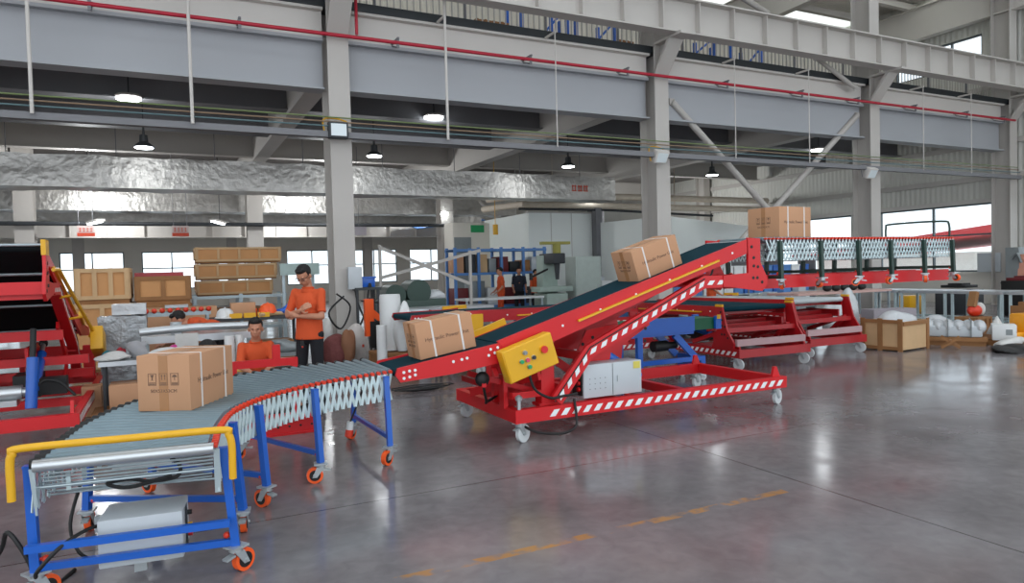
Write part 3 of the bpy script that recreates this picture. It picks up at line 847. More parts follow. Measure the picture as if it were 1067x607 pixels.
    for k, y in enumerate((.0, min(W-.04, TY-.02))):
        am = MB(); y = y if k == 0 else y-arm_t+.04; am.xz(path_plate(ap, .13), y, y+arm_t, red)
        ys = (y-.003, y) if k == 0 else (y+arm_t, y+arm_t+.003)
        stripes_poly(am, [(x, z-.01) for x, z in ap], ys[0], ys[1], .045, .135, start=.05, cover=.5, slant=.9)
        am.xz(path_plate([(x, z+.035) for x, z in ap[:3]], .012), ys[0]-.001 if k == 0 else ys[0], ys[1] if k == 0 else ys[1]+.001, BLACK)
        am.build('lift_arm', None, t)
    MB().b2(2.5, 2.56, .002, min(W, TY), zl-.04, zl+.04).b2(.78, .84, .042, min(W-.04, TY), .7 if hi else .45, .78 if hi else .5).build('arm_cross_tube', red, t)
    # second inner links
    for y in (.3, W-.36):
        s = MB(); A = (1.5, .28); B = (2.0, min(1.2, zl*.62)); s.xz(path_plate([A, (1.0, .62), (1.75, zl*.72)], .09), y, y+.03)
        s.build('inner_link', red, t)
    q = MB().b2(.95, 1.85, .8, .83, .72 if hi else .4, .86 if hi else .5, red).xz([(1.62, .3), (1.74, .3), (1.8, .72 if hi else .5), (1.72, 1.05 if hi else .6), (1.58, 1.05 if hi else .6)], .84, .88, red)
    if hi: q.xz([(.7, .5), (1.2, .55), (1.3, 1.02), (.95, .98)], .26, .29, red)
    for (x, z) in ((.85, .62), (.95, .75), (1.02, .9), (.9, .84), (1.68, .95), (1.67, .82)):
        if hi: q.cyl((x, .255, z), (x, .26, z), .018, seg=10, m=BLACK)
    q.build('support_plate', None, t)
    # hydraulic cylinder
    h = MB(); yh = W*.45 if bars else W*.62
    A = Vector((2.05, yh, .42)); B = Vector((1.25, yh, .86)) if hi else Vector((1.3, yh, .55))
    if central: A = Vector((1.62, .32, .44)); B = Vector((1.0, .32, .84))
    h.cyl(A, A.lerp(B, .75), .055, seg=14, m=BLUE); h.cyl(A.lerp(B, .7), B, .028, seg=12, m=SILVER); h.sph(B, .05, BLACK, 10)
    h.build('hydraulic_cylinder', None, t)
    # tower
    tw = MB()
    tx, tz = top[0], top[1]
    for k, y in enumerate((-.012, TY)):
        if hi:
            pts = [(tx+.02, tz+.02), (tx+.2, tz+.01), (tx+.2, tz-.25), (tx+.3, tz-.42), (tx+.3, tz-.5), (tx+.22, tz-.57), (tx-.32, tz-.5), (tx-.34, zl-.06), (tx-.34, zl+.06), (tx+.02, zl+.08)]
        else:
            pts = [(tx-.05, tz+.0), (tx+.1, tz), (tx+.2, tz-.35), (LW-.1, .4), (LW-.12, .315), (LW-.6, .315), (tx-.02, tz-.35)]
        tw.xz(pts, y, y+.03, red)
        yy = y-.004 if k == 0 else y+.03
        hz = [(tx+.1, tz-.2), (tx+.16, tz-.3), (tx+.09, tz-.42), (tx+.15, tz-.42), (tx+.1, tz-.29), (tx+.22, tz-.47), (tx+.07, tz-.08)]
        for (x, z) in hz: tw.cyl((x, yy, z), (x, yy+.004, z), .018, seg=10, m=BLACK)
        if not hi: tw.b2(tx-.05, tx+.1, y-.005, y+.035, tz, tz+.035, YEL)
        if hi and not central: tw.b2(tx, tx+.21, y-.005, y+.035, tz-.12, tz+.03, YEL if k else red)
    tw.build('tower_plate', None, t)
    cm = MB()
    if hi:
        cm.b2(tx+.14, tx+.22, .0, TY, tz-.5, tz-.38, red)
        cm.b2(tx-.3, tx-.24, .0, TY, tz-.5, tz-.42, red)
    else:
        cm.b2(LW-.12, LW-.07, .03, W-.03, .36, .46, mat('scuffed_pink_plate', 'b99a9c', .4))
        for k in range(2):
            cm.bar((tx-.7+k*.5, .1, .35+.1*k), (tx+.1, .1+.01, .6), .08, .06, red); cm.bar((tx-.7+k*.5, W-.1, .35), (tx+.1, W-.1, .62), .08, .06, red)
        cm.b2(tx-.3, tx-.22, .02, W-.02, .55, .65, red); cm.b2(tx+.1, tx+.16, .02, W-.02, .55, .62, red)
    cm.build('tower_cross_member', None, t)
    # motor unit and cables
    mo = MB(); mo.cyl((1.0, W*.55, .38), (1.3, W*.55, .38), .09, seg=18, m=SILVER); mo.cyl((1.3, W*.55, .38), (1.45, W*.55, .38), .06, seg=14, m=BLACK)
    for k in range(6): mo.cyl((1.03+k*.045, W*.55, .38), (1.045+k*.045, W*.55, .38), .1, seg=18, m=GREYM)
    mo.b2(1.05, 1.25, W*.55-.07, W*.55+.07, .27, .31, GREYM); mo.b2(1.5, 1.9, W*.55-.12, W*.55+.14, .3, .55, BLACK)
    mo.build('pump_motor', None, t)
    if cabinet:
        c = MB().b2(.77, 1.46, .05, .27, .335, .66, CABG, bev=.006); c.b2(1.105, 1.11, .044, .05, .345, .65, GREYM)
        for i in range(4):
            for j in range(3): c.cyl((.84+i*.06, .046, .42+j*.05), (.84+i*.06, .05, .42+j*.05), .006, seg=6, m=GREYM)
        c.build('electrical_cabinet', None, t)
        c = t.children[-1]
        MB().b2(1.36, 1.44, .045, .05, .58, .65).build('yellow_sticker', STICK, c)
        MB().b2(1.16, 1.175, .035, .05, .47, .53).build('latch', SILVER, c)
        k = MB().b2(.755, .77, .07, .24, .36, .64, BLACK)
        for (z, m_) in ((.6, REDPL), (.54, YEL), (.48, BTN_R), (.42, BTN_R)): k.cyl((.735, .11, z), (.755, .11, z), .022, seg=10, m=m_)
        k.build('push_buttons', None, c)
    if panels:
        # tilted yellow control panel on the near side
        R = Matrix.Rotation(-a*.98, 4, 'Y'); T = Matrix.Translation((.085, -.10, .81)) @ R
        p = MB(); p.box((0, 0, 0), (.52, .13, .3), YEL, bev=.008); p.box((0, -.068, 0), (.5, .008, .28), YEL)
        p.bm.transform(T); pn = p.build('control_panel', None, t)
        for (u, v, m_, nm) in ((-.05, .07, GREYM, 'push_button'), (-.045, .0, BTN_W, 'push_button'), (-.045, -.065, BTN_G, 'push_button'), (-.105, .005, BTN_G, 'push_button'), (.02, -.0, BTN_K, 'push_button'), (.14, .03, BTN_R, 'stop_button')):
            k = MB(); r = .018 if nm == 'push_button' else .034
            k.cyl((u, -.085, v), (u, -.07, v), r*1.15, seg=14, m=SILVER if r < .03 else YEL); k.cyl((u, -.1, v), (u, -.085, v), r, seg=14, m=m_)
            k.bm.transform(T); k.build(nm, None, pn)
        MB().tube([(.15, .03, .7), (.2, 0, .5), (.35, -.02, .4), (.5, -.01, .4), (.68, .03, .4)], .013, 8, sub=6).build('cable', BLACK, t)
        MB().tube([(.62, -.01, .36), (.63, -.03, .2), (.6, -.05, .1), (.45, -.05, .06), (.2, -.03, .1), (.1, .1, .16)], .013, 8, sub=6).build('cable', BLACK, t)
    return t

m1 = machine('large red inclined belt conveyor loader with yellow control panel, in the middle of the floor', (2.83, 5.66, 0), 0,
             (-1.1, .80), (-.13, .95), (2.86, 1.865), bw=(.02, .60), central=True, tower_lo=1.42, ty=.63)
# strut, brace and eye bolt at the entry end
MB().xz(path_plate([(-.35, .66), (.12, .50), (.3, .44)], .05), .25, .29).b2(-.02, .02, .2, .3, .3, .62).b2(-.3, -.26, .06, .55, .55, .6).build('entry_strut', RED, m1)
MB().cyl((.05, .03, .315), (.05, .03, .42), .018, seg=10).lathe([(.03, 0), (.035, .03), (.01, .05)], (.05, .03, .40)).build('jack_screw', CASTM, m1)
MB().bar((.3, .08, .6), (-.05, .9, .36), .05, .08).bar((0.05, .3, .34), (.35, 1.2, .5), .05, .08).build('frame_brace', RED, m1)
MB().sph((-.28, .1, .62), (.07, .05, .07), seg=12).tube([(-.28, .1, .6), (-.2, .2, .4), (-.1, .4, .35), (.2, .6, .4)], .014, 6, sub=4).build('cable', BLACK, m1)
MB().tube([(2.6, .02, 1.78), (2.45, .03, 1.66), (2.4, .04, 1.5), (2.3, .03, 1.46)], .01, 6, sub=5).build('cable', BLACK, m1)
# long boom carrying the upper roller conveyor
bm_ = MB()
for y in (.16, .62): bm_.b2(3.15, 6.72, y, y+.05, 1.31, 1.455)
for k in range(6): bm_.b2(3.3+k*.62, 3.36+k*.62, .2, .64, 1.34, 1.4)
bm_.build('cantilever_boom', RED, m1)
MB().b2(6.25, 6.6, .2, .6, 1.33, 1.37).build('yellow_end_plate', YEL, m1)

m2 = machine('lowered red belt conveyor loader with teal belt parked behind the big inclined loader', (7.75, 11.2, 0), -PI/2-.035,
             (-.6, .88), (.1, .93), (3.0, .95), bw=(.06, 1.36), wid=1.45, red=DRED, panels=False, cabinet=False)
m3 = machine('lowered red belt conveyor loader with pale belt, parked beside the plywood crate', (9.55, 11.55, 0), -PI/2,
             (-.6, .88), (.1, .93), (3.0, .97), bw=(.06, 1.32), wid=1.4, red=DRED, panels=False, cabinet=False, belt=mat('grey_belt', 'b0b8ba', .4))
m4 = machine('dark red loader with its black belt raised, beside the plywood crates', (-2.25, 11.42, 0), -PI/2,
             (-1.0, .9), (0, 1.02), (3.12, 1.99), bw=(.06, 1.17), wid=1.46, red=RED, belt=BLACKB, panels=False, cabinet=False, ty=1.2, bars=False, arm_t=.11)
# extras on the left machine: yellow side rail, yellow box, belt rollers seen from below
MB().tube([(3.0, 1.25, 1.73), (2.85, 1.28, 1.73), (1.15, 1.42, .98), (1.1, 1.38, .9)], .02, 8).tube([(2.2, 1.33, 1.45), (2.2, 1.2, 1.43)], .015, 8).tube([(1.6, 1.38, 1.18), (1.6, 1.22, 1.16)], .015, 8).build('side_rail', YEL, m4)
MB().box((.95, 1.46, .82), (.5, .14, .3), rot=(0, -.3, 0), bev=.01).build('control_box', YEL, m4)
s = MB()
for q in (.04, .42, .8):
    x = 3.12*q; z = 1.02+.97*q-.1; s.cyl((x, .04, z), (x, 1.19, z), .018, seg=12)
s.cyl((3.16, .05, 1.975), (3.16, 1.18, 1.975), .014, seg=10)
s.build('return_roller', ZINC, m4)
MB().b2(3.2, 3.28, .02, 1.2, 1.44, 1.56).b2(2.0, 2.06, .05, 1.2, .95, 1.06).b2(1.5, 1.6, .05, 1.4, .62, .72).b2(1.0, 1.1, .05, 1.4, .4, .5).build('cross_beam', RED, m4)
MB().cyl((2.75, .97, .3), (2.65, .99, .82), .055, seg=14).build('lift_cylinder', BLUE, m4)
MB().cyl((2.65, .99, .82), (2.6, 1.0, 1.12), .03, seg=12).build('piston_rod', BLACK, m4)
MB().cyl((2.6, .6, .46), (2.6, .88, .46), .075, seg=18).cyl((2.6, .88, .46), (2.6, .98, .46), .05, seg=14).b2(2.5, 2.7, .64, .84, .33, .39).build('gear_motor', SILVER, m4)
MB().b2(2.2, 2.4, 1.0, 1.25, .38, .56).tube([(2.6, .98, .46), (2.5, 1.05, .55), (2.5, 1.2, .52), (2.6, 1.35, .38)], .014, 6, sub=4).build('valve_block', BLACK, m4)
m5 = machine('lowered red and yellow belt conveyor behind the middle loader, near the blue rack', (4.2, 9.7, 0), 0,
             (-1.0, .98), (-.1, .99), (2.9, .99), bw=(.02, .9), wid=1.2, red=DRED, panels=False, cabinet=False)
MB().b2(-.2, .1, -.08, 0, .6, .95).build('yellow_leg_guard', YEL, m5)

# green belt conveyor with blue frame behind the big loader
t = thing('green_belt_conveyor', 'small green belt conveyor with bright blue frame and leg behind the big red loader', 'conveyor', (5.2, 7.45, 0))
MB().b2(.0, 1.3, .0, .04, .66, .84).b2(0, 1.3, .46, .5, .66, .84).b2(.3, 1.3, -.02, 0, .7, .9).build('side_frame', BLUE, t)
MB().xz([(-.1, .8), (0, .86), (1.72, .86), (1.82, .78), (1.72, .70), (0, .70)], .05, .45).build('belt', GREEN, t)
MB().b2(1.7, 1.8, .46, .5, .7, .88).b2(1.7, 1.8, 0, .04, .7, .88).build('end_plate', BLUE, t)
MB().b2(1.72, 1.78, -.01, 0, .84, .9).build('yellow_mark', YEL, t)
for x in (.35,):
    for y in (0, .44): MB().b2(x, x+.08, y, y+.06, .1, .68).build('leg', BLUE, t)
MB().bar((1.0, .05, .66), (1.35, .05, .33), .05, .09).bar((1.0, .45, .66), (1.35, .45, .33), .05, .09).b2(.35, 1.5, 0, .06, .28, .34).b2(1.42, 1.5, 0, .5, .1, .34).build('brace', BLUE, t)
MB().cyl((.75, .2, .5), (.98, .2, .5), .075, seg=16).cyl((.98, .2, .5), (1.15, .2, .5), .05, seg=12, m=BLACK).build('motor', SILVER, t)
for (x, y) in ((.39, .03), (.39, .47), (1.46, .03), (1.46, .47)): caster(t, x-.03, y, r=.05, zt=.11)

# ================================================================== FLEXIBLE ROLLER CONVEYORS
def catmull(P, n):
    out = []; N = len(P)
    P = [Vector(p) for p in P]
    for i in range(N-1):
        a = P[max(i-1, 0)]; b = P[i]; c = P[i+1]; d = P[min(i+2, N-1)]
        for k in range(n):
            t = k/n; out.append(.5*((2*b)+(c-a)*t+(2*a-5*b+4*c-d)*t*t+(3*b-a-3*c+d)*t**3))
    out.append(P[-1]); return out
def resample(P, n):
    L = [0]
    for a, b in zip(P, P[1:]): L.append(L[-1]+(b-a).length)
    out = []; j = 0
    for i in range(n):
        s = L[-1]*i/(n-1)
        while j < len(L)-2 and L[j+1] < s: j += 1
        f = (s-L[j])/max(1e-9, L[j+1]-L[j]); out.append(P[j].lerp(P[j+1], f))
    return out
def flex_conveyor(label, R, Lk, n, z0, z1, leg_idx, depth, legm, org, capR, capL, foot=0., wheel_r=.062, splay=.05, clevels=2, barw=.024, rr=.024):
    """R, Lk: inner/outer edge knots; n rollers; legs under the listed rollers"""
    o3 = Vector(org); t = thing('flexible_roller_conveyor', label, 'conveyor', org)
    A = resample(catmull([(x, y, 0) for x, y in R], 12), n); B = resample(catmull([(x, y, 0) for x, y in Lk], 12), n)
    zs = [z0+(z1-z0)*i/(n-1) for i in range(n)]
    for i in range(n):
        a = A[i]+Vector((0, 0, zs[i]-rr)); b = B[i]+Vector((0, 0, zs[i]-rr)); d = (b-a).normalized()
        r = MB(o3).cyl(a+d*.025, b-d*.025, rr, seg=12).cyl(a-d*.012, b+d*.012, .007, seg=6).build('roller', ROLL, t)
        MB(o3).cyl(a-d*.022, a+d*.012, .0165 if i > 15 else .011, seg=12).build('roller_cap', capR, r); MB(o3).cyl(b-d*.03, b+d*.018, rr*1.1, seg=10).build('roller_cap', capL, r)
    # scissor lattice on each side
    for E_, sg, nm in ((A, -1, 'scissor_lattice'), (B, 1, 'scissor_lattice')):
        s = MB(o3)
        dpt = depth
        for i in range(n-clevels):
            off = (A[i]-B[i]).normalized()*(-sg)*.02
            for q, (p, r_) in enumerate(((i, i+clevels), (i+clevels, i))):
                a = E_[p]+off*(1.0+.35*q)*(-1 if sg > 0 else 1)*0+((A[p]-B[p]).normalized()*(.012+.008*q) if sg < 0 else (B[p]-A[p]).normalized()*(.012+.008*q))+Vector((0, 0, zs[p]-rr-.014))
                b = E_[r_]+((A[r_]-B[r_]).normalized()*(.012+.008*q) if sg < 0 else (B[r_]-A[r_]).normalized()*(.012+.008*q))+Vector((0, 0, zs[r_]-rr-dpt))
                up = (A[p]-B[p]).normalized()
                s.bar(a, b, barw, .004, up=up)
                if q == 0:
                    mpt = (a+b)/2; s.cyl(mpt-up*.006, mpt+up*.012*(1 if sg < 0 else -1), .008, seg=8)
        s.build(nm, LATT, t)
    # tie rods under the near rollers
    for i in range(0, n, 4):
        a = A[i]+Vector((0, 0, zs[i]-rr-depth*(.5+.5*((i//4) % 2)))); b = B[i]+Vector((0, 0, zs[i]-rr-depth*(.5+.5*((i//4) % 2))))
        MB(o3).cyl(a, b, .006, seg=8).build('tie_rod', ZINC, t)
    for li, i in enumerate(leg_idx):
        out = (A[i]-B[i]).normalized()
        fr = MB(o3); ca = []
        pts = []
        for E_, sg in ((A, 1), (B, -1)):
            p = E_[i]+out*sg*.045; topz = zs[i]-.055
            if sg < 0 and li == 0: p = E_[i]-out*.05
            f = p+out*sg*(splay if sg > 0 or li else -.01); zb = foot+wheel_r*2+.03
            l = MB(o3); l.bar((p.x, p.y, topz), (f.x, f.y, zb), .042, .042, up=out)
            q = l.build('leg', legm, t)
            MB(o3).box((p.x, p.y, topz-.0), (.046, .046, .012), rot=(0, 0, math.atan2(out.y, out.x))).build('leg_cap', legm, q)
            # orange knob
            kb = f-out*sg*.045+Vector((0, 0, zb+.06))
            MB(o3).sph(kb, .018, seg=10).cyl(kb, kb+out*sg*.03, .008, seg=6).build('knob', REDPL, q)
            pts.append((f, zb))
            rl = Vector((f.x, f.y, 0))-o3
            c = caster(t, rl.x, rl.y, r=wheel_r, wheel=ORANGE, zt=wheel_r*2+.03, yawa=.6+li*.8, hub=BLACK)
            if foot or o3.z: c.location.z = foot-o3.z
        (fa, za), (fb, zb) = pts
        zc = za+.07 if li else za+.02
        x = MB(o3).bar((fa.x, fa.y, zc), (fb.x, fb.y, zc), .03, .035)
        x.build('cross_bar', legm, t)
    return t, A, B, zs
RK = [(.20, 3.98), (.27, 4.48), (.40, 4.92), (.70, 5.33), (1.17, 5.63), (1.70, 5.78)]
LK = [(-.60, 4.08), (-.53, 4.58), (-.44, 5.02), (-.25, 5.5), (.08, 6.0), (.55, 6.42), (1.08, 6.62), (1.70, 6.70)]
fc, FA, FB, FZ = flex_conveyor('long curving flexible roller conveyor with blue legs and orange casters, with a box on it', RK, LK, 46, .74, .785, [1, 12, 21, 32, 44], .24, BLUE, (-.2, 4.1, 0), REDPL, BLACK, clevels=1, splay=.045)
# near end: yellow handle, lower rail, rods, power box
o3 = (-.2, 4.1, 0)
hx0 = Vector((-.69, 4.06, 0)); hx1 = Vector((.285, 3.93, 0))
def H(q, dz, dy=-.03): p = hx0.lerp(hx1, q); return (p.x, p.y+dy, dz)
MB(o3).tube([H(.0, .56), H(.0, .62), H(0.0, .74), H(.012, .785), H(.05, .81), H(.5, .812), H(.95, .81), H(.985, .785), H(1.0, .73), H(1.0, .62), H(1.0, .55)], .019, 12, sub=5).build('handle', YEL, fc)
for z, w_ in ((.30, .035),):
    a = H(.035, z, 0.03); b = H(.98, z, .03); MB(o3).bar(a, b, w_, w_).build('cross_bar', BLUE, fc)
for k in range(7):
    z = .66-.028*k; q = .06+.0*k
    a = Vector((-.58, 4.08+.05*k*.8, z)); b = Vector((.2, 3.99+.05*k*.8, z)); MB(o3).cyl(a, b, .0055, seg=8).build('tie_rod', ZINC, fc)
MB(o3).xz([(-.62, .7), (-.595, .7), (-.59, .47), (-.6, .47)], 4.04, 4.045).build('end_plate', ZINC, fc)
MB(o3).xz([(.2, .7), (.23, .7), (.23, .47), (.2, .47)], 3.97, 3.975).build('end_plate', ZINC, fc)
MB(o3).cyl((-.60, 4.045, .712), (.20, 3.95, .712), .03, seg=20).build('end_roller', SILVER, fc)
# drive rod stubs with red caps
for k, (x, z) in enumerate(((-.47, .655), (-.41, .675), (-.35, .695))):
    MB(o3).cyl((x, 4.12+.1*k, z), (x, 4.16+.1*k, z), .016, seg=10, m=REDPL).b2(x-.008, x+.012, 4.12+.1*k, 4.14+.1*k, z-.1, z, LATT).build('drive_clip', None, fc)
MB(o3).b2(-.28, .0, 4.2, 4.26, .60, .66).cyl((-.3, 4.23, .63), (.1, 4.23, .63), .014, seg=8).build('sensor_box', SILVER, fc)
MB(o3).tube([(-.0, 4.16, .64), (.04, 4.12, .6), (.02, 4.1, .55), (-.1, 4.12, .54), (-.2, 4.15, .56), (-.3, 4.12, .56), (-.2, 4.1, .53), (0, 4.1, .56)], .01, 8, sub=6).build('cable', BLACK, fc)
pb = MB(o3); pb.box((-.14, 4.28, .235), (.40, .3, .25), CABG, bev=.006, rot=(0, 0, -.12)); pbo = pb.build('power_box', None, fc)
k = MB(o3)
for z, m_ in ((.18, BTN_R), (.23, YEL), (.3, BLACK)): k.cyl((.07, 4.27, z), (.092, 4.267, z), .014, seg=10, m=m_)
k.b2(.058, .068, 4.22, 4.33, .14, .34, DGREY); k.build('socket_panel', None, pbo)
MB(o3).b2(-.2, -.14, 4.24, 4.3, .03, .115).b2(-.38, -.34, 4.3, 4.34, .26, .34).build('box_foot', CASTM, pbo)
MB(o3).tube([(-.62, 4.1, .15), (-.6, 4.05, .2), (-.5, 4.05, .3), (-.4, 4.15, .33), (-.3, 4.3, .3)], .01, 8, sub=6).tube([(-.45, 4.5, .5), (-.5, 4.4, .3), (-.46, 4.3, .18), (-.4, 4.3, .12)], .009, 8, sub=6).build('cable', BLACK, fc)
tag(MB().tube([(-1.2, 4.6, .012), (-1.0, 4.45, .012), (-.82, 4.4, .2), (-.75, 4.25, .35), (-.66, 4.2, .2), (-.62, 4.25, .012), (-.5, 4.5, .012)], .011, 8, sub=8).build('black_cable', BLACK), 'thin black cable trailing on the floor left of the roller conveyor', 'cable')
# hanging plug at the far end
i = 42
p = FA[i].lerp(FB[i], .15)
MB(o3).tube([(p.x, p.y, .7), (p.x-.05, p.y+.1, .5), (p.x-.12, p.y+.12, .33)], .008, 6, sub=4).build('plug_cord', BLACK, fc)
MB(o3).cyl((p.x-.12, p.y+.12, .33), (p.x-.13, p.y+.12, .26), .028, .032, m=WHT).cyl((p.x-.13, p.y+.12, .26), (p.x-.14, p.y+.12, .2), .034, m=REDPL).build('power_plug', None, fc)

# upper conveyor carried by the boom
fu, UA, UB, UZ = flex_conveyor('raised flexible roller conveyor with dark green legs carried on the red boom', [(6.02, 5.70), (7.7, 5.70), (9.42, 5.70)], [(6.02, 6.42), (7.7, 6.42), (9.42, 6.42)], 58, 1.895, 1.895, [3, 14, 25, 35, 46, 56], .25, DGRN, (6.0, 5.7, 1.3), REDPL, REDPL, foot=1.3, wheel_r=.045, splay=.012, clevels=2, rr=.022, barw=.018)
MB((6, 5.7, 1.3)).tube([(9.15, 6.45, 1.86), (9.15, 6.45, 2.05), (9.2, 6.4, 2.1), (9.35, 5.8, 2.1), (9.4, 5.72, 2.05), (9.4, 5.72, 1.85)], .014, 8, sub=4).build('handle', DGRN, fu)

# ================================================================== CARTONS
def carton(label, loc, R, L=.56, Wd=.36, Hh=.35, near='y'):
    """long side carries the print; straps run round the short way"""
    t = bpy.data.objects.new('cardboard_box', None); C.objects.link(t); tag(t, label, 'box')
    t.empty_display_size = .1
    t.location = loc; t.rotation_euler = R
    MB().b2(0, L, 0, Wd, 0, Hh, bev=.004).build('carton', CARD, t)
    MB().b2(-.0012, L+.0012, Wd/2-.03, Wd/2+.03, -.0005, Hh+.0012).build('sealing_tape', CARDTAPE, t)
    for x in (.14, L-.13):
        MB().b2(x, x+.016, -.003, Wd+.003, -.002, Hh+.003).build('strap', STRAP, t)
    # printing on long side (y=0) and end (x=0)
    text_part('Hydraulic Power Unit', .048, Matrix.Translation((L*.52, -.0015, Hh*.5)) @ Matrix.Rotation(PI/2, 4, 'X'), INK, t)
    Mx = Matrix.Translation((-.0016, Wd/2, 0)) @ Matrix.Rotation(-PI/2, 4, 'Z') @ Matrix.Rotation(PI/2, 4, 'X')
    text_part('50X53X53CM', .03, Mx @ Matrix.Translation((0, Hh*.36, 0)), INK, t)
    s = MB()
    for k in (-1, 0, 1):
        cx = k*.075; cz = Hh*.6
        for (a, b, c_, d) in ((-.027, .027, .026, .029), (-.027, .027, -.05, -.047), (-.027, -.024, -.05, .029), (.024, .027, -.05, .029), (-.02, .02, -.044, -.038), (-.02, .02, -.034, -.03)):
            s.b2(cx+a, cx+b, -.0005, .0005, cz+c_, cz+d)
        if k == -1: s.xz([(cx-.012, cz+.02), (cx+.012, cz+.02), (cx+.003, cz), (cx+.003, cz-.012), (cx+.01, cz-.016), (cx-.01, cz-.016), (cx-.003, cz-.012), (cx-.003, cz)], -.0005, .0005)
        if k == 0:
            for q in (-.01, .01): s.xz([(cx+q, cz+.022), (cx+q+.007, cz+.01), (cx+q+.002, cz+.01), (cx+q+.002, cz-.014), (cx+q-.002, cz-.014), (cx+q-.002, cz+.01), (cx+q-.007, cz+.01)], -.0005, .0005)
        if k == 1: s.xz([(cx-.018, cz+.004), (cx-.01, cz+.016), (cx, cz+.02), (cx+.01, cz+.016), (cx+.018, cz+.004), (cx+.002, cz+.004), (cx+.002, cz-.018), (cx-.002, cz-.018), (cx-.002, cz+.004)], -.0005, .0005)
    s.bm.transform(Matrix.Translation((-.0016, Wd/2, 0)) @ Matrix.Rotation(-PI/2, 4, 'Z'))
    s.build('printed_symbols', INK, t)
    return t
# on the curving conveyor
ang = math.atan2(5.43-4.94, .41-.15)
carton('cardboard box with symbols and strapped side, sitting on the curving roller conveyor', (.125, 4.93, .7505), (0, 0, math.radians(60)), L=.60, Wd=.35, Hh=.36)
sl1 = -math.atan2(.15, .97)
carton('cardboard box with straps at the low end of the belt, tilted slightly', (1.985, 5.80, .835), (0, sl1, .0), L=.54, Wd=.34, Hh=.32)
sl2 = -math.atan2(.915, 2.99)
pz = .95+.306*(4.34-2.70)
carton('cardboard box riding halfway up the inclined belt', (4.35, 5.80, pz-.004), (0, sl2, 0), L=.60, Wd=.36, Hh=.32)
carton('cardboard box standing on the raised roller conveyor with dark green legs', (6.42, 5.86, 1.898), (0, 0, .06), L=.56, Wd=.46, Hh=.36)

# ================================================================== PEOPLE
def V(*a): return Vector(a)
def hand(mb, wrist, d, pn, s=1.0, curl=.5, thumb_side=1):
    """palm, four fingers and a thumb growing from the wrist along d; pn = palm normal"""
    d = d.normalized(); pn = (pn-d*pn.dot(d)).normalized(); side = d.cross(pn)*thumb_side
    pc = wrist+d*.045*s
    M = Matrix((d, side, pn)).transposed().to_4x4()
    mb.sph(pc, (.052*s, .04*s, .017*s), seg=12, rot=M)
    mb.cap(wrist-d*.02, wrist+d*.02, .026*s, .026*s, seg=10)
    for k, (o, L) in enumerate(((.03, .072), (.01, .08), (-.01, .074), (-.029, .058))):
        b = wrist+d*.08*s+side*o*s; a1 = curl*.7; a2 = curl*1.5
        d1 = (d*math.cos(a1)+pn*math.sin(a1)+side*o*2).normalized(); d2 = (d*math.cos(a2)+pn*math.sin(a2)).normalized()
        m_ = b+d1*L*.5*s; mb.cap(b, m_, .0095*s, .009*s, seg=8); mb.cap(m_, m_+d2*L*.5*s, .009*s, .0078*s, seg=8)
    tb = wrist+d*.025*s+side*.032*s; t1 = tb+(d*.6+side*.75+pn*.3).normalized()*.035*s; t2 = t1+(d*.9+side*.2+pn*.35).normalized()*.03*s
    mb.cap(tb, t1, .012*s, .011*s, seg=8); mb.cap(t1, t2, .011*s, .009*s, seg=8)
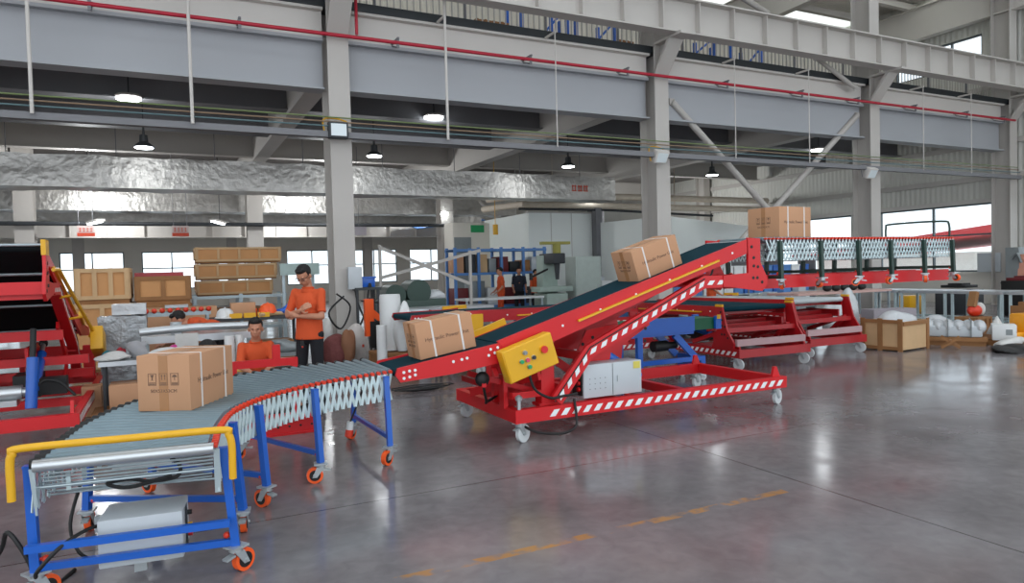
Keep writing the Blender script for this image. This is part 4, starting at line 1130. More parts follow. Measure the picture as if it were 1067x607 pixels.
def person(label, loc, rz, J, trous=TROU, voxel=.009, glasses=False, hair_len=1., detail=True, shirt=SHIRT, cap_m=None, name='person'):
    """J: joint positions (m) with +y the way the body faces"""
    t = thing(name, label, 'person', loc, rz)
    hd = J['head']; lk = J['look'].normalized()     # head centre, facing direction
    upv = J.get('hup', V(0, 0, 1)); upv = (upv-lk*upv.dot(lk)).normalized(); sd = lk.cross(upv)
    HM = Matrix((sd, lk, upv)).transposed().to_4x4()
    def hp(x, y, z): return hd+sd*x+lk*y+upv*z
    b = MB()
    b.sph(hp(0, -.008, .025), (.076, .094, .095), seg=20, rot=HM)
    b.sph(hp(0, .022, -.045), (.058, .07, .07), seg=18, rot=HM)
    b.sph(hp(0, .05, -.088), (.03, .03, .022), seg=12, rot=HM)
    b.cap(hp(0, .088, .02), hp(0, .108, -.022), .009, .015, seg=8)
    b.cap(hp(-.02, .085, -.058), hp(.02, .085, -.058), .0085, .0085, seg=8)
    for a in (-1, 1):
        b.sph(hp(a*.078, -.005, -.01), (.012, .02, .032), seg=10, rot=HM)
        b.sph(hp(a*.03, .082, .032), (.022, .01, .008), seg=8, rot=HM)
        b.sph(hp(a*.04, .06, -.02), (.022, .02, .02), seg=8, rot=HM)
    b.cap(J['neck']-V(0, 0, .03), hp(0, -.015, -.07), .056, .05)
    b.cap(J['chest'], J['neck']-V(0, 0, .03), .10, .06); b.cap(J['pelvis'], J['chest'], .11, .115)
    for s_ in 'LR':
        sh, el, wr = J['sh'+s_], J['el'+s_], J['wr'+s_]
        b.cap(sh, el, .043, .036); b.cap(el, el.lerp(wr, .35), .037, .036); b.cap(el.lerp(wr, .35), wr, .036, .025)
        hp_, kn, an = J['hip'+s_], J['kn'+s_], J['an'+s_]
        b.cap(hp_, kn, .07, .05); b.cap(kn, an, .05, .035)
        b.cap(an, J['toe'+s_], .035, .03); b.cap(sh, J['chest'], .05, .09)
        hand(b, wr, J['hd'+s_], J.get('pn'+s_, V(0, 0, -1)), curl=J.get('curl', .6), thumb_side=1 if s_ == 'L' else -1)
    remeshed(b, 'body', SKIN, t, voxel=voxel*.75, smooth=2)
    # shirt
    c = MB(); ch, pe, nk = J['chest'], J['pelvis'], J['neck']
    sx = (J['shR']-J['shL']).normalized(); bk = (ch-pe).normalized(); fr = sx.cross(bk) if sx.cross(bk).y > 0 else -sx.cross(bk)
    TM = Matrix((sx, bk.cross(sx), bk)).transposed().to_4x4()
    c.sph(ch, (.165, .118, .17), seg=20, rot=TM); c.sph(pe.lerp(ch, .5), (.155, .125, .19), seg=20, rot=TM); c.sph(pe+bk*.02, (.16, .128, .13), seg=20, rot=TM)
    c.cap(J['shL'].lerp(nk, .1)-bk*.02, nk-bk*.07, .05, .055); c.cap(J['shR'].lerp(nk, .1)-bk*.02, nk-bk*.07, .05, .055)
    hem = J.get('hem', .0)
    if hem: c.lathe([(.01, -.11), (.176, -.11), (.166, .0), (.16, .14), (.01, .14)], c=pe, seg=24, R=TM.to_3x3() @ Matrix.Diagonal((1, .78, 1)))
    for s_ in 'LR':
        sh, el = J['sh'+s_], J['el'+s_]; e_ = sh.lerp(el, .72); c.cap(sh, e_, .054, .05); c.cap(sh, ch, .055, .1)
        d = (el-sh).normalized(); c.cyl(e_, e_+d*.03, .052, .056)
    c.cyl(nk-bk*.06, nk-bk*.015, .08, .068, seg=18)
    remeshed(c, 'polo_shirt', shirt, t, voxel=voxel, smooth=2)
    # trousers
    c = MB(); c.sph(pe-bk*.05, (.155, .122, .12), seg=18, rot=TM)
    for s_ in 'LR':
        hp_, kn, an = J['hip'+s_], J['kn'+s_], J['an'+s_]
        c.cap(hp_, kn, .083, .066); c.cap(kn, an+(kn-an).normalized()*.02, .068, .058); c.cap(hp_, pe-bk*.05, .09, .11)
    remeshed(c, 'trousers', trous, t, voxel=voxel, smooth=2)
    for s_ in 'LR':
        an, to = J['an'+s_], J['toe'+s_]; c = MB(); dd = (to-an); dd.z = 0; dd.normalize()
        base = min(an.z, to.z)-.035
        c.cap(V(an.x, an.y, base+.04)-dd*.03, V(to.x, to.y, base+.035)+dd*.02, .043, .04); c.cap(V(an.x, an.y, base+.05), an, .045, .045)
        remeshed(c, 'shoe', BLACK, t, voxel=voxel, smooth=1)
    # hair
    c = MB(); c.sph(hp(0, -.02, .045), (.084, .1, .092), seg=22, rot=HM); c.sph(hp(0, .03, .1), (.06, .05, .03), seg=14, rot=HM)
    bmx = c.bm
    for v in list(bmx.verts):
        q = v.co-hd; x, y, z = q.dot(sd), q.dot(lk), q.dot(upv)
        if (y > .035 and z < .072) or z < -.055 or (y > -.01 and z < .01): bmx.verts.remove(v)
    o = c.build('hair' if cap_m is None else 'cap', HAIR if cap_m is None else cap_m, t)
    sm = o.modifiers.new('thickness', 'SOLIDIFY'); sm.thickness = .012
    # eyes
    e = MB()
    for a in (-1, 1): e.sph(hp(a*.03, .083, .018), (.011, .006, .006), seg=10, rot=HM)
    e.build('eyes', BTN_K, t)
    if glasses:
        g = MB()
        for a in (-1, 1):
            cc = hp(a*.033, .1, .015); R_ = HM
            pts = [cc+sd*.026*math.cos(k*PI/6)+upv*.018*math.sin(k*PI/6) for k in range(13)]
            g.tube(pts, .0028, 6); g.tube([hp(a*.06, .098, .02), hp(a*.08, .0, .015)], .0025, 6)
        g.tube([hp(-.008, .103, .018), hp(.008, .103, .018)], .0028, 6); g.build('glasses', BTN_K, t)
    # collar
    c = MB(); pts = [nk-bk*.012+(sx*math.cos(a_)*.064+TM.to_3x3()@V(0, 1, 0)*math.sin(a_)*.06) for a_ in [k*2*PI/16 for k in range(17)]]
    c.tube(pts, .012, 6); c.build('collar', shirt, t)
    return t
# man standing, head bowed, arms folded in front of his chest
J = dict(head=V(0, .075, 1.60), look=V(0, .72, -.55), neck=V(0, 0, 1.47), chest=V(0, -.005, 1.27), pelvis=V(0, 0, .96),
         shL=V(-.172, 0, 1.40), shR=V(.172, 0, 1.40), elL=V(-.225, .09, 1.12), elR=V(.24, .06, 1.13), wrL=V(.02, .235, 1.14), wrR=V(-.05, .25, 1.20),
         hdL=V(.8, .3, .25), hdR=V(-.7, .15, .45), pnL=V(0, -1, .2), pnR=V(0, -1, -.2), hipL=V(-.09, 0, .90), hipR=V(.09, 0, .90), knL=V(-.11, .02, .5), knR=V(.11, .02, .5),
         anL=V(-.12, -.01, .09), anR=V(.12, -.01, .09), toeL=V(-.14, .14, .04), toeR=V(.14, .14, .04), hem=.1)
sp = ay(322, 330, 8.45)
person('man in an orange polo shirt and black trousers standing with folded arms and lowered head', (sp.x, 8.45, 0), PI-.75, J, glasses=True, voxel=.008)
tag(MB().b2(-.018, .018, -.008, .008, 0, .06, BLACK).sph((0, 0, -.01), .012, REDPL, 10).cyl((0, 0, .06), (0, 0, .09), .003, seg=6).build('key_pouch'), 'small black and red pouch hanging at the standing man\'s waist', 'pouch').location = (sp.x-.12, 8.45-.19, .79)

# man sitting low, hands together before his knees
J2 = dict(head=V(0, .12, .99), look=V(.1, .85, -.2), neck=V(0, .05, .845), chest=V(0, .02, .66), pelvis=V(0, -.04, .40),
          shL=V(-.155, .05, .78), shR=V(.155, .05, .78), elL=V(-.19, .17, .56), elR=V(.19, .19, .56), wrL=V(-.05, .36, .48), wrR=V(.06, .37, .49),
          hdL=V(.6, .5, -.2), hdR=V(-.5, .55, -.15), pnL=V(0, -.2, -1), pnR=V(0, -.2, -1), hipL=V(-.1, .0, .38), hipR=V(.1, .0, .38), knL=V(-.22, .38, .46), knR=V(.22, .38, .46),
          anL=V(-.16, .34, .09), anR=V(.16, .34, .09), toeL=V(-.18, .5, .04), toeR=V(.18, .5, .04))
sp2 = ay(266, 350, 8.85)
person('man in orange shirt and grey trousers sitting low behind the red frame, hands together', (sp2.x, 8.85, 0), PI-.05, J2, trous=TROUG, voxel=.009)
t = thing('low_stool', 'low wooden stool under the seated man', 'stool', (sp2.x, 8.93, 0))
MB().b2(-.18, .18, -.13, .13, .24, .28).build('seat', WOOD, t)
for a in (-1, 1):
    for b in (-1, 1): MB().b2(a*.15-.02, a*.15+.02, b*.1-.02, b*.1+.02, 0, .24).build('leg', WOODD, t)
# crouching worker behind the first box: bent forward, hair towards us
J3 = dict(head=V(0, .42, .86), look=V(0, .55, -.85), neck=V(0, .33, .82), chest=V(0, .2, .68), pelvis=V(0, -.05, .42),
          shL=V(-.18, .26, .76), shR=V(.18, .26, .76), elL=V(-.22, .4, .52), elR=V(.22, .4, .52), wrL=V(-.1, .55, .36), wrR=V(.1, .55, .36),
          hdL=V(.2, .6, -.5), hdR=V(-.2, .6, -.5), hipL=V(-.1, .0, .4), hipR=V(.1, .0, .4), knL=V(-.2, .35, .42), knR=V(.2, .35, .42),
          anL=V(-.15, .15, .09), anR=V(.15, .15, .09), toeL=V(-.17, .3, .04), toeR=V(.17, .3, .04), hup=V(0, .85, .55))
sp3 = ay(212, 360, 7.75)
person('worker in orange crouching behind the strapped box, only bowed head and shoulder showing', (sp3.x-.36, 7.75, 0), -PI/2-.5, J3, voxel=.01)
# worker bending over the bench at left
J4 = dict(head=V(0, .42, 1.02), look=V(0, .8, -.5), neck=V(0, .3, .98), chest=V(0, .16, .93), pelvis=V(0, -.2, .82),
          shL=V(-.18, .22, .98), shR=V(.18, .22, .98), elL=V(-.22, .38, .78), elR=V(.22, .38, .78), wrL=V(-.1, .6, .7), wrR=V(.1, .6, .7),
          hdL=V(.1, .6, -.1), hdR=V(-.1, .6, -.1), hipL=V(-.1, -.2, .78), hipR=V(.1, -.2, .78), knL=V(-.12, -.08, .44), knR=V(.12, -.08, .44),
          anL=V(-.12, -.2, .09), anR=V(.12, -.2, .09), toeL=V(-.13, -.05, .04), toeR=V(.13, -.05, .04))
sp4 = ay(212, 336, 10.9)
person('worker with black hair and orange shirt stooping behind the long grey bench beam at left', (sp4.x+.1, 11.0, 0), PI/2+.1, J4, voxel=.011)
# distant standing workers
J5 = dict(head=V(0, .03, 1.62), look=V(0, 1, -.15), neck=V(0, 0, 1.48), chest=V(0, 0, 1.28), pelvis=V(0, 0, .97),
          shL=V(-.18, 0, 1.41), shR=V(.18, 0, 1.41), elL=V(-.22, .02, 1.13), elR=V(.22, .02, 1.13), wrL=V(-.2, .18, .98), wrR=V(.2, .18, .98),
          hdL=V(0, .7, -.3), hdR=V(0, .7, -.3), hipL=V(-.09, 0, .90), hipR=V(.09, 0, .90), knL=V(-.1, .02, .5), knR=V(.1, .02, .5),
          anL=V(-.1, -.01, .09), anR=V(.1, -.01, .09), toeL=V(-.12, .14, .04), toeR=V(.12, .14, .04))
for px, Y, rz, l, tr_, shr in ((522, 19, 1.4, 'distant worker in orange overalls, leftmost of the three by the blue rack', mat('orange_cotton_trousers', 'c9481c', .85), SHIRT),
                          (541, 20, 2.8, 'distant worker in dark clothes standing between two workers in orange', TROU, mat('dark_jacket', '262a36', .85)),
                          (558, 19, -2.9, 'distant worker in orange shirt and black trousers, rightmost of the three by the blue rack', TROU, SHIRT)):
    p = ay(px, 300, Y); J6 = dict(J5); o = person(l, (p.x, Y, 0), rz, J6, trous=tr_, voxel=.018, detail=False, shirt=shr)
    o.scale = (.92,)*3 if px == 558 else (.97,)*3
p = ay(741, 290, 11.3)
p = ay(741, 290, 12.7)
o = person('worker in an orange shirt seen through the opening under the top of the inclined belt', (p.x, 12.7, 0), -2.2, J5, voxel=.018, trous=SHIRT)
o.scale = (.93, .93, .93)

# ================================================================== CLUTTER
def crate(label, x0, x1, y0, y1, z0, z1, m=WOOD, mf=WOODP, nv=3, sub=True, cat='crate', name='plywood_crate', open_top=False, rz=0, group=None, sk=.08):
    t = thing(name, label, cat, ((x0+x1)/2, (y0+y1)/2, z0), rz, group)
    a, b, h = (x1-x0)/2, (y1-y0)/2, z1-z0
    s = MB()
    if open_top:
        for sx in (-1, 1): s.b2(sx*a-.012*sx-.012, sx*a-.012*sx+.012, -b, b, .08, h)
        for sy in (-1, 1): s.b2(-a, a, sy*b-.012*sy-.012, sy*b-.012*sy+.012, .08, h)
        s.b2(-a, a, -b, b, .07, .09)
    else: s.b2(-a, a, -b, b, sk, h)
    s.build('panel', m, t)
    f = MB(); w_ = .07
    for sy in (-1, 1):
        if h < .5: w_ = .045
        yy0, yy1 = (sy*b, sy*(b+.025)); yy0, yy1 = min(yy0, yy1), max(yy0, yy1)
        f.b2(-a, a, yy0, yy1, sk, sk+w_); f.b2(-a, a, yy0, yy1, h-w_, h)
        for k in range(nv+1):
            xx = -a+w_/2+(2*a-w_)*k/nv; f.b2(xx-w_/2, xx+w_/2, yy0-.004*(sy < 0), yy1+.004*(sy > 0), .083, h+.003)
    for sx in (-1, 1):
        xx0, xx1 = sorted((sx*a, sx*(a+.025)))
        for z in (.08, h-w_): f.b2(xx0, xx1, -b, b, z, z+w_)
        for y in (-b, b-w_): f.b2(xx0, xx1, y, y+w_, .08, h)
    f.build('frame_batten', mf, t)
    r = MB()
    for k in range(3): y = -b+.05+(2*b-.1)*k/2; r.b2(-a, a, y-.04, y+.04, 0, sk)
    r.build('skid', WOODD, t)
    return t
def table(label, x0, x1, y0, y1, z, m=GREYM, leg=ZINC, name='workbench', shelf=True, th=.05, cat='table', lw=.045):
    t = thing(name, label, cat, ((x0+x1)/2, (y0+y1)/2, 0)); a, b = (x1-x0)/2, (y1-y0)/2
    MB().b2(-a, a, -b, b, z-th, z).build('table_top', m, t)
    for sx in (-1, 1):
        for sy in (-1, 1): MB().b2(sx*(a-.05)-lw/2, sx*(a-.05)+lw/2, sy*(b-.05)-lw/2, sy*(b-.05)+lw/2, 0, z-th).build('leg', leg, t)
    if shelf: MB().b2(-a+.05, a-.05, -b+.05, b-.05, .22, .25).build('lower_shelf', m, t)
    return t
def box_(label, c, d, m, name='carton_box', cat='box', rz=0, flaps=True):
    t = thing(name, label, cat, c, rz)
    MB().b2(-d[0]/2, d[0]/2, -d[1]/2, d[1]/2, 0, d[2], bev=.006).build('body', m, t)
    if flaps: MB().b2(-d[0]/2-.001, d[0]/2+.001, -.03, .03, d[2]*.0, d[2]+.001).build('tape', CARDTAPE, t)
    return t
def blob(name, label, cat, c, r, m, seed=0, amp=.15, seg=28, flat=None):
    rnd = random.Random(seed); ph = [(rnd.uniform(-4, 4), rnd.uniform(-4, 4), rnd.uniform(-4, 4), rnd.uniform(0, 6)) for _ in range(10)]
    s = MB(); s.sph((0, 0, 0), 1, seg=seg)
    for v in s.bm.verts:
        n = v.co.normalized(); k = 1+amp*sum(math.sin(n.x*a+n.y*b_+n.z*c_+d_) for a, b_, c_, d_ in ph)/3
        v.co = Vector((n.x*r[0]*k, n.y*r[1]*k, n.z*r[2]*k))
        if v.co.z < -r[2]*.75: v.co.z = -r[2]*.75
    bmesh.ops.translate(s.bm, verts=s.bm.verts, vec=(0, 0, r[2]*.75))
    o = s.build(name, m); o.location = c; return tag(o, label, cat)

# --- left background
crate('large plywood crate at left, directly right of the yellow side rail', -1.35, -.55, 14, 15, 1.2, 1.82, nv=3)
crate('plywood crate at left, carrying the large crate on its top', -1.45, -.5, 13.95, 15.1, 0, 1.2, nv=2)
crate('twin-panel plywood crate in front of the windows, left of the tall crate rack', -.45, .42, 14, 14.9, 1.15, 1.66, nv=2, mf=WOODD)
crate('lower plywood crate under the twin-panel crate', -.45, .42, 13.9, 14.9, 0, 1.15, nv=2, mf=WOODD)
tag(MB().b2(-.5, .35, 15.2, 15.9, 0, 1.74).b2(-.5, .35, 15.18, 15.2, 1.6, 1.74, DRED).build('maroon_cabinet', MAROON), 'maroon steel cabinet whose top shows above the twin-panel crate', 'cabinet')
# crate rack
t = thing('pallet_rack', 'steel rack holding three tiers of wooden crates left of the standing man', 'rack', (1.47, 16.45, 0))
for x in (-.9, 0, .9):
    for y in (-.4, .4): MB().b2(x-.035, x+.035, y-.035, y+.035, 0, 1.25).build('post', ZINC, t)
for z in (.55, 1.22): MB().b2(-.95, .95, -.45, -.38, z-.06, z).b2(-.95, .95, .38, .45, z-.06, z).b2(-.95, .95, -.4, .4, z-.01, z).build('shelf', ZINC, t)
for i, (z0, z1) in enumerate(((1.222, 1.54), (1.56, 1.9), (1.92, 2.25))):
    crate('long wooden crate on the rack, ' + ['bottom', 'middle', 'top'][i]+' tier', .62, 2.32-.1*(2-i), 16.05, 16.85, z0, z1, nv=4 if i else 3, sk=.03)
crate('brown timber crate on the lower shelf of the crate rack', .7, 1.9, 16.1, 16.8, .56, .95, m=WOODD, mf=WOODD)
# silver wrapped stack
t = thing('wrapped_pallet_load', 'square pallet load wrapped in crumpled silver-grey film at left', 'pallet', (-.53, 11.3, 0))
s = MB(); s.b2(-.29, .29, -.29, .29, .13, 1.1)
bmesh.ops.subdivide_edges(s.bm, edges=s.bm.edges[:], cuts=9, use_grid_fill=True)
rw = random.Random(2)
for v in s.bm.verts: v.co += Vector((rw.uniform(-.014, .014), rw.uniform(-.014, .014), rw.uniform(-.014, .014) if v.co.z > .2 else 0))
for f in s.bm.faces: f.smooth = True
s.build('wrapped_load', GWRAP, t)
MB().b2(-.3, .3, -.3, .3, .1, .13).b2(-.3, -.2, -.3, .3, 0, .1).b2(.2, .3, -.3, .3, 0, .1).b2(-.05, .05, -.3, .3, 0, .1).build('pallet', WOODD, t)
tag(MB().b2(-.66, -.24, 11.1, 11.5, 1.125, 1.27).build('folded_film', WRAP), 'folded clear film lying on top of the silver wrapped pallet load', 'film').location = (0, 0, 0)
# long grey bench beam and its bench
t = table('long grey workbench with a thick pale beam edge, behind the first box', -.28, 1.1, 9.9, 10.6, .88, m=SILVER, shelf=True, th=.09)
tag(MB().tube([(-.3, 9.8, .92), (.35, 9.85, .95), (1.05, 9.8, .94)], .05, 12).build('grey_tube', SILVER), 'thick pale grey tube lying along the front of the long workbench', 'tube').location = (0, .12, .02)
tag(MB().b2(-.02, .25, -.005, .005, -.28, 0).build('hanging_cloth', CLOTHW), 'grey-white cloth hanging from the long workbench edge', 'cloth').location = (.12, 9.88, .9)
# row of orange capped rollers on a stand
t = thing('roller_stand', 'roller conveyor section with orange caps standing behind the long workbench', 'conveyor', (.1, 12, 0))
MB().b2(-.42, .55, 0, .04, 1.03, 1.09).b2(-.42, .55, .36, .4, 1.03, 1.09).build('side_rail', ZINC, t)
for k in range(9):
    x = -.36+k*.11; r = MB().cyl((x, .02, 1.1), (x, .38, 1.1), .03, seg=12).build('roller', ROLL, t)
    MB().sph((x, -.0, 1.12), .04, seg=10).build('roller_cap', REDPL, r)
for x in (-.38, 0.08, .5):
    for y in (.02, .36): MB().b2(x-.02, x+.02, y-.02, y+.02, 0, 1.04).build('leg', ZINC, t)
tag(MB().b2(-.1, .7, 12.5, 12.6, .3, 1.0).build('leaning_board', WOODD), 'brown board leaning behind the orange capped roller section', 'board').location = (0, 0, -.3)
box_('cardboard carton behind the roller caps, topped with a grey sheet', (.2, 13.2, 0), (1.2, .5, 1.12), CARD)
tag(MB().b2(-.2, .15, 12.9, 13.3, 1.12, 1.16).build('grey_sheet', CABG), 'pale grey sheet lying on the tall carton behind the roller section', 'sheet').location = (.2, 0, .003)
# low table with cloths
table('low table covered with tools and cloths, left of the first box', -.7, .5, 9.1, 9.6, .68, m=SILVER, leg=DGREY, shelf=False, lw=.03)
for i, (x, y, r, m_, l) in enumerate(((-.55, 9.3, (.17, .14, .05), CLOTHW, 'white crumpled cloth at the left end of the low table'), (-.3, 9.35, (.12, .1, .13), mat('grey_cloth', '9a9a9c', .9), 'grey cloth heap peaked like a tent on the low table'),
                                     (.0, 9.3, (.2, .12, .05), CLOTHW, 'flat white cloth in the middle of the low table'), (-.5, 9.5, (.06, .06, .07), mat('dark_red_rag', '9c1f2c', .8), 'dark red rag on the low table, left'), (-.62, 9.45, (.06, .05, .05), mat('teal_rag', '23666e', .8), 'teal rag at the left corner of the low table'),
                                     (.08, 9.5, (.05, .05, .06), PINK, 'small magenta bundle on the low table'))):
    blob('crumpled_cloth', l, 'cloth', (x, y, .682), r, m_, i, .25, 20)
t = thing('tin_can', 'pale grey tin standing on the long workbench', 'tin', (.12, 10.2, .882)); MB().cyl((0, 0, 0), (0, 0, .14), .07).build('can', CABG, t); MB().cyl((0, 0, .14), (0, 0, .152), .073).build('lid', SILVER, t)
box_('flat cardboard box on the floor under the low table', (-.35, 9.2, .12), (.5, .4, .3), CARD); crate('shallow timber pallet under the flat cardboard box', -.75, .0, 8.95, 9.45, 0, .118, m=WOODD, mf=WOODD, nv=2, name='timber_pallet', cat='pallet')
box_('small brown carton on the floor left of the flat cardboard box', (-.82, 9.75, 0), (.2, .3, .35), CARD)
# bench with helmets and yellow trays, right
table('dark workbench behind the seated man, with helmets and yellow trays on it', .62, 1.95, 11.3, 12, .98, m=DGREY, leg=DGREY, th=.04)
box_('brown drawer box on the lower shelf of the dark workbench', (1.5, 11.6, .251), (.6, .5, .35), WOODD)
table('second low bench in front of the dark workbench, right of the seated man', 1.2, 1.85, 10.4, 10.95, .5, m=GREYM)
blob('tool_bundle', 'grey tool bundle on the second low bench', 'tools', (1.5, 10.65, .502), (.22, .15, .1), GREYM, 11, .3)
def helmet(label, c, m):
    t = thing('safety_helmet', label, 'helmet', c)
    MB().lathe([(.15, 0), (.152, .015), (.13, .025), (.128, .05), (.11, .11), (.07, .145), (.015, .155)], seg=22).build('shell', m, t)
    MB().xy([(-.1, -.1), (.1, -.1), (.07, -.19), (-.07, -.19)], .003, .015).build('peak', m, t)
    MB().tube([(0, -.13, .03), (0, -.1, .12), (0, 0, .16), (0, .1, .12), (0, .13, .03)], .012, 6, sub=4).build('ridge', m, t)
helmet('white safety helmet on the dark workbench', (.82, 11.5, .982), WHT)
helmet('orange safety helmet on the dark workbench, left of the blue hose', (1.45, 11.55, 1.03), ORANGE)
for i in range(3):
    c = (.84+.2*i+.12, 11.38, .982); t = thing('yellow_tray', ['left', 'middle', 'right'][i]+' small yellow parts tray on the dark workbench', 'tray', c)
    MB().xy([(-.085, -.06), (.085, -.06), (.085, .06), (-.085, .06)], 0, .01).b2(-.085, .085, -.06, -.05, 0, .07).b2(-.085, .085, .05, .06, 0, .07).b2(-.085, -.075, -.06, .06, 0, .07).b2(.075, .085, -.06, .06, 0, .07).build('bin', YEL, t)
box_('small cardboard carton on the dark workbench behind the yellow trays', (1.1, 11.75, .982), (.36, .25, .22), CARD)
tag(MB().tube([(1.6, 11.6, 1.03), (1.7, 11.55, 1.06), (1.82, 11.6, 1.15), (1.95, 11.65, 1.24), (2.0, 11.7, 1.2)], .05, 10, sub=5).build('blue_hose', BLUE), 'thick blue hose curving up from the dark workbench beside the standing man', 'hose')
for k in range(4):
    tag(MB().cyl((1.28+k*.09, 11.75, .982), (1.28+k*.09, 11.75, 1.1), .035).build('orange_cap', ORANGE), 'orange cap at the back of the dark workbench, %s from the left' % ['first', 'second', 'third', 'fourth'][k], 'cap', 'orange caps on the dark workbench')
tag(MB().cyl((1.3, 11.3, 1.02), (1.75, 11.6, 1.02), .03).build('timber_stick', WOODP), 'pale wooden stick lying beside the orange helmet', 'stick')
tag(MB().b2(2.15, 2.95, 15.0, 15.1, 1.62, 1.86).build('mesh_panel', mat('pale_green_glass', 'a9bdb8', .3)), 'pale green panel standing behind the standing man\'s head', 'panel').location = (0, 0, 0)
tag(MB().b2(2.2, 2.26, 15.1, 15.16, 0, 1.66).b2(2.8, 2.86, 15.1, 15.16, 0, 1.66).build('panel_stand', ZINC), 'zinc stand carrying the pale green panel', 'stand')
# white canister, yellow crate by seated man
tag(MB().cyl((.70, 9.3, 0.3), (.70, 9.3, .88), .06, m=WHT).cyl((.82, 9.35, .3), (.82, 9.35, .88), .05, m=WHT).cyl((.76, 9.3, 0), (.76, 9.3, .3), .15, m=DGREY).build('paper_rolls'), 'white upright rolls left of the seated man', 'roll')
t = thing('yellow_crate', 'yellow plastic crate beside the seated man', 'crate', (.86, 9.0, .28)); MB().b2(-.14, .14, -.1, .1, 0, .2, bev=.01).build('body', YEL, t); MB().b2(-.15, .15, -.11, .11, .17, .2).build('rim', YEL, t)
tag(MB().b2(.7, 1.0, 8.88, 9.12, 0, .28).build('timber_block', WOODD), 'timber block under the yellow crate', 'block')
# red frames behind the roller conveyor
t = thing('steel_stand', 'low red steel frame with short upright in front of the seated man', 'frame', (.9, 7.9, 0))
MB().b2(-.32, .36, -.03, .03, .63, .71).b2(.12, .2, -.03, .03, .7, .86).b2(.3, .38, -.03, .03, .52, .71).build('top_rail', RED, t)
for x in (-.28, .34): MB().b2(x-.035, x+.035, -.03, .03, 0, .63).build('leg', RED, t)
MB().b2(-.32, .38, -.3, .3, .0, .05).build('foot_plate', RED, t)
p = az(285, 444, 0); q_ = az(343, 442, 0)
t = thing('red_steel_channel', 'red steel channel lying on the floor under the curving roller conveyor', 'channel', (1.1, 7.35, 0))
MB().b2(-.45, .28, -.07, .07, 0, .16).b2(-.45, .28, -.09, .09, .15, .17).b2(-.45, .28, -.09, .09, 0, .02).build('channel', RED, t)
s = MB()
for k in range(6): s.cyl((-.35+.11*k, -.074, .085), (-.35+.11*k, -.07, .085), .012, seg=8)
s.build('bolt_hole', BLACK, t)
# at the first column
t = thing('control_box', 'pale grey control box fixed low on the front column', 'box', (3.22, 13.12, 1.52))
MB().b2(-.13, .13, -.1, .0, -.2, .22, bev=.008).build('housing', CABG, t)
MB().tube([(0, -.05, -.2), (.05, -.08, -.5), (.2, -.1, -.8), (.3, -.08, -.4), (.28, -.05, -.1), (.18, -.1, -.6), (.05, -.1, -.9)], .02, 8, sub=6).build('cable', BLACK, t)
tag(MB().tube([(3.0, 13.05, 1.2), (2.7, 13.0, .9), (2.9, 12.95, .6), (3.1, 13.0, 1.0), (2.85, 13.0, 1.25)], .018, 6, sub=6).build('cable_coil', BLACK), 'dark cable loops hanging left on the front column', 'cable')
blob('woven_sack', 'white woven sack with small red print standing by the front column', 'sack', (2.98, 12.2, 0), (.24, .2, .42), BAGW, 3, .12)
tag(MB().b2(-.1, .08, 0, .004, 0, .05).build('sack_print', SIGNR), 'small red print on the white woven sack', 'print').location = (3.0, 11.99, .33)
blob('net_bag', 'maroon net bag stuffed full, left of the white woven sack', 'bag', (2.58, 11.9, 0), (.24, .2, .33), BAGR, 5, .12)
blob('white_bag', 'small white bag above the maroon net bag', 'bag', (2.5, 12.5, .0), (.16, .14, .5), CLOTHW, 6, .15)
blob('brown_bundle', 'brown paper bundle leaning between the net bag and the white sack', 'bundle', (2.75, 11.75, .15), (.12, .1, .32), mat('brown_paper', '8a5f45', .8), 8, .12)
# vest on a stand
t = thing('hanging_vest', 'orange and black work vest hung on a stand right of the front column', 'vest', (3.1, 11.6, 0))
MB().cyl((0, 0, 0), (0, 0, 1.2), .015).cyl((-.15, 0, 1.15), (.2, 0, 1.1), .012).b2(-.2, .2, -.15, .15, 0, .02).build('stand', BLACK, t)
MB().yz([(-.04, .55), (.04, .55), (.06, 1.18), (-.06, 1.18)], -.1, .05).bar((-.02, 0, 1.0), (.25, 0, .75), .06, .1).build('vest', ORANGE, t)
MB().b2(-.02, .2, -.05, .05, .35, .8).build('jacket', BLACK, t)
# foam rolls
t = thing('foam_roll', 'tall white foam roll standing on a timber pallet', 'roll', (3.27, 11, .36)); MB().lathe([(.01, 0), (.17, 0), (.175, .1), (.17, .85), (.16, .9), (.02, .9)], seg=24).build('roll', WHT, t)
blob('foam_wrap', 'loose white foam sheet bulging from the tall roll', 'foam', (3.42, 10.75, .36), (.15, .12, .4), WHT, 12, .15)
crate('timber pallet block under the tall white foam roll', 3.0, 3.6, 10.7, 11.3, 0, .34, m=WOODD, mf=WOODD, nv=2, name='timber_pallet', cat='pallet')
t = thing('foam_roll', 'short grey-white drum behind the box at the low end of the belt', 'roll', (3.72, 10.9, .0)); MB().lathe([(.01, 0), (.17, 0), (.17, .98), (.15, 1.0), (.02, 1.0)], seg=24).build('roll', CABG, t)
tag(MB().cyl((3.0, 10.6, 0), (3.0, 10.6, .8), .08).build('white_tube', WHT), 'slim white tube standing left of the timber pallet block', 'tube')
t = thing('blue_bin', 'blue plastic bin on a post right of the front column', 'bin', (3.45, 13.2, 1.35)); MB().b2(-.16, .16, -.12, .12, 0, .2, bev=.01).b2(-.18, .18, -.14, .14, .17, .2).build('bin', BLUE, t)
table('tall dark stand under the blue plastic bin', 3.2, 3.7, 13.0, 13.4, 1.345, m=DGREY, leg=DGREY, shelf=False)
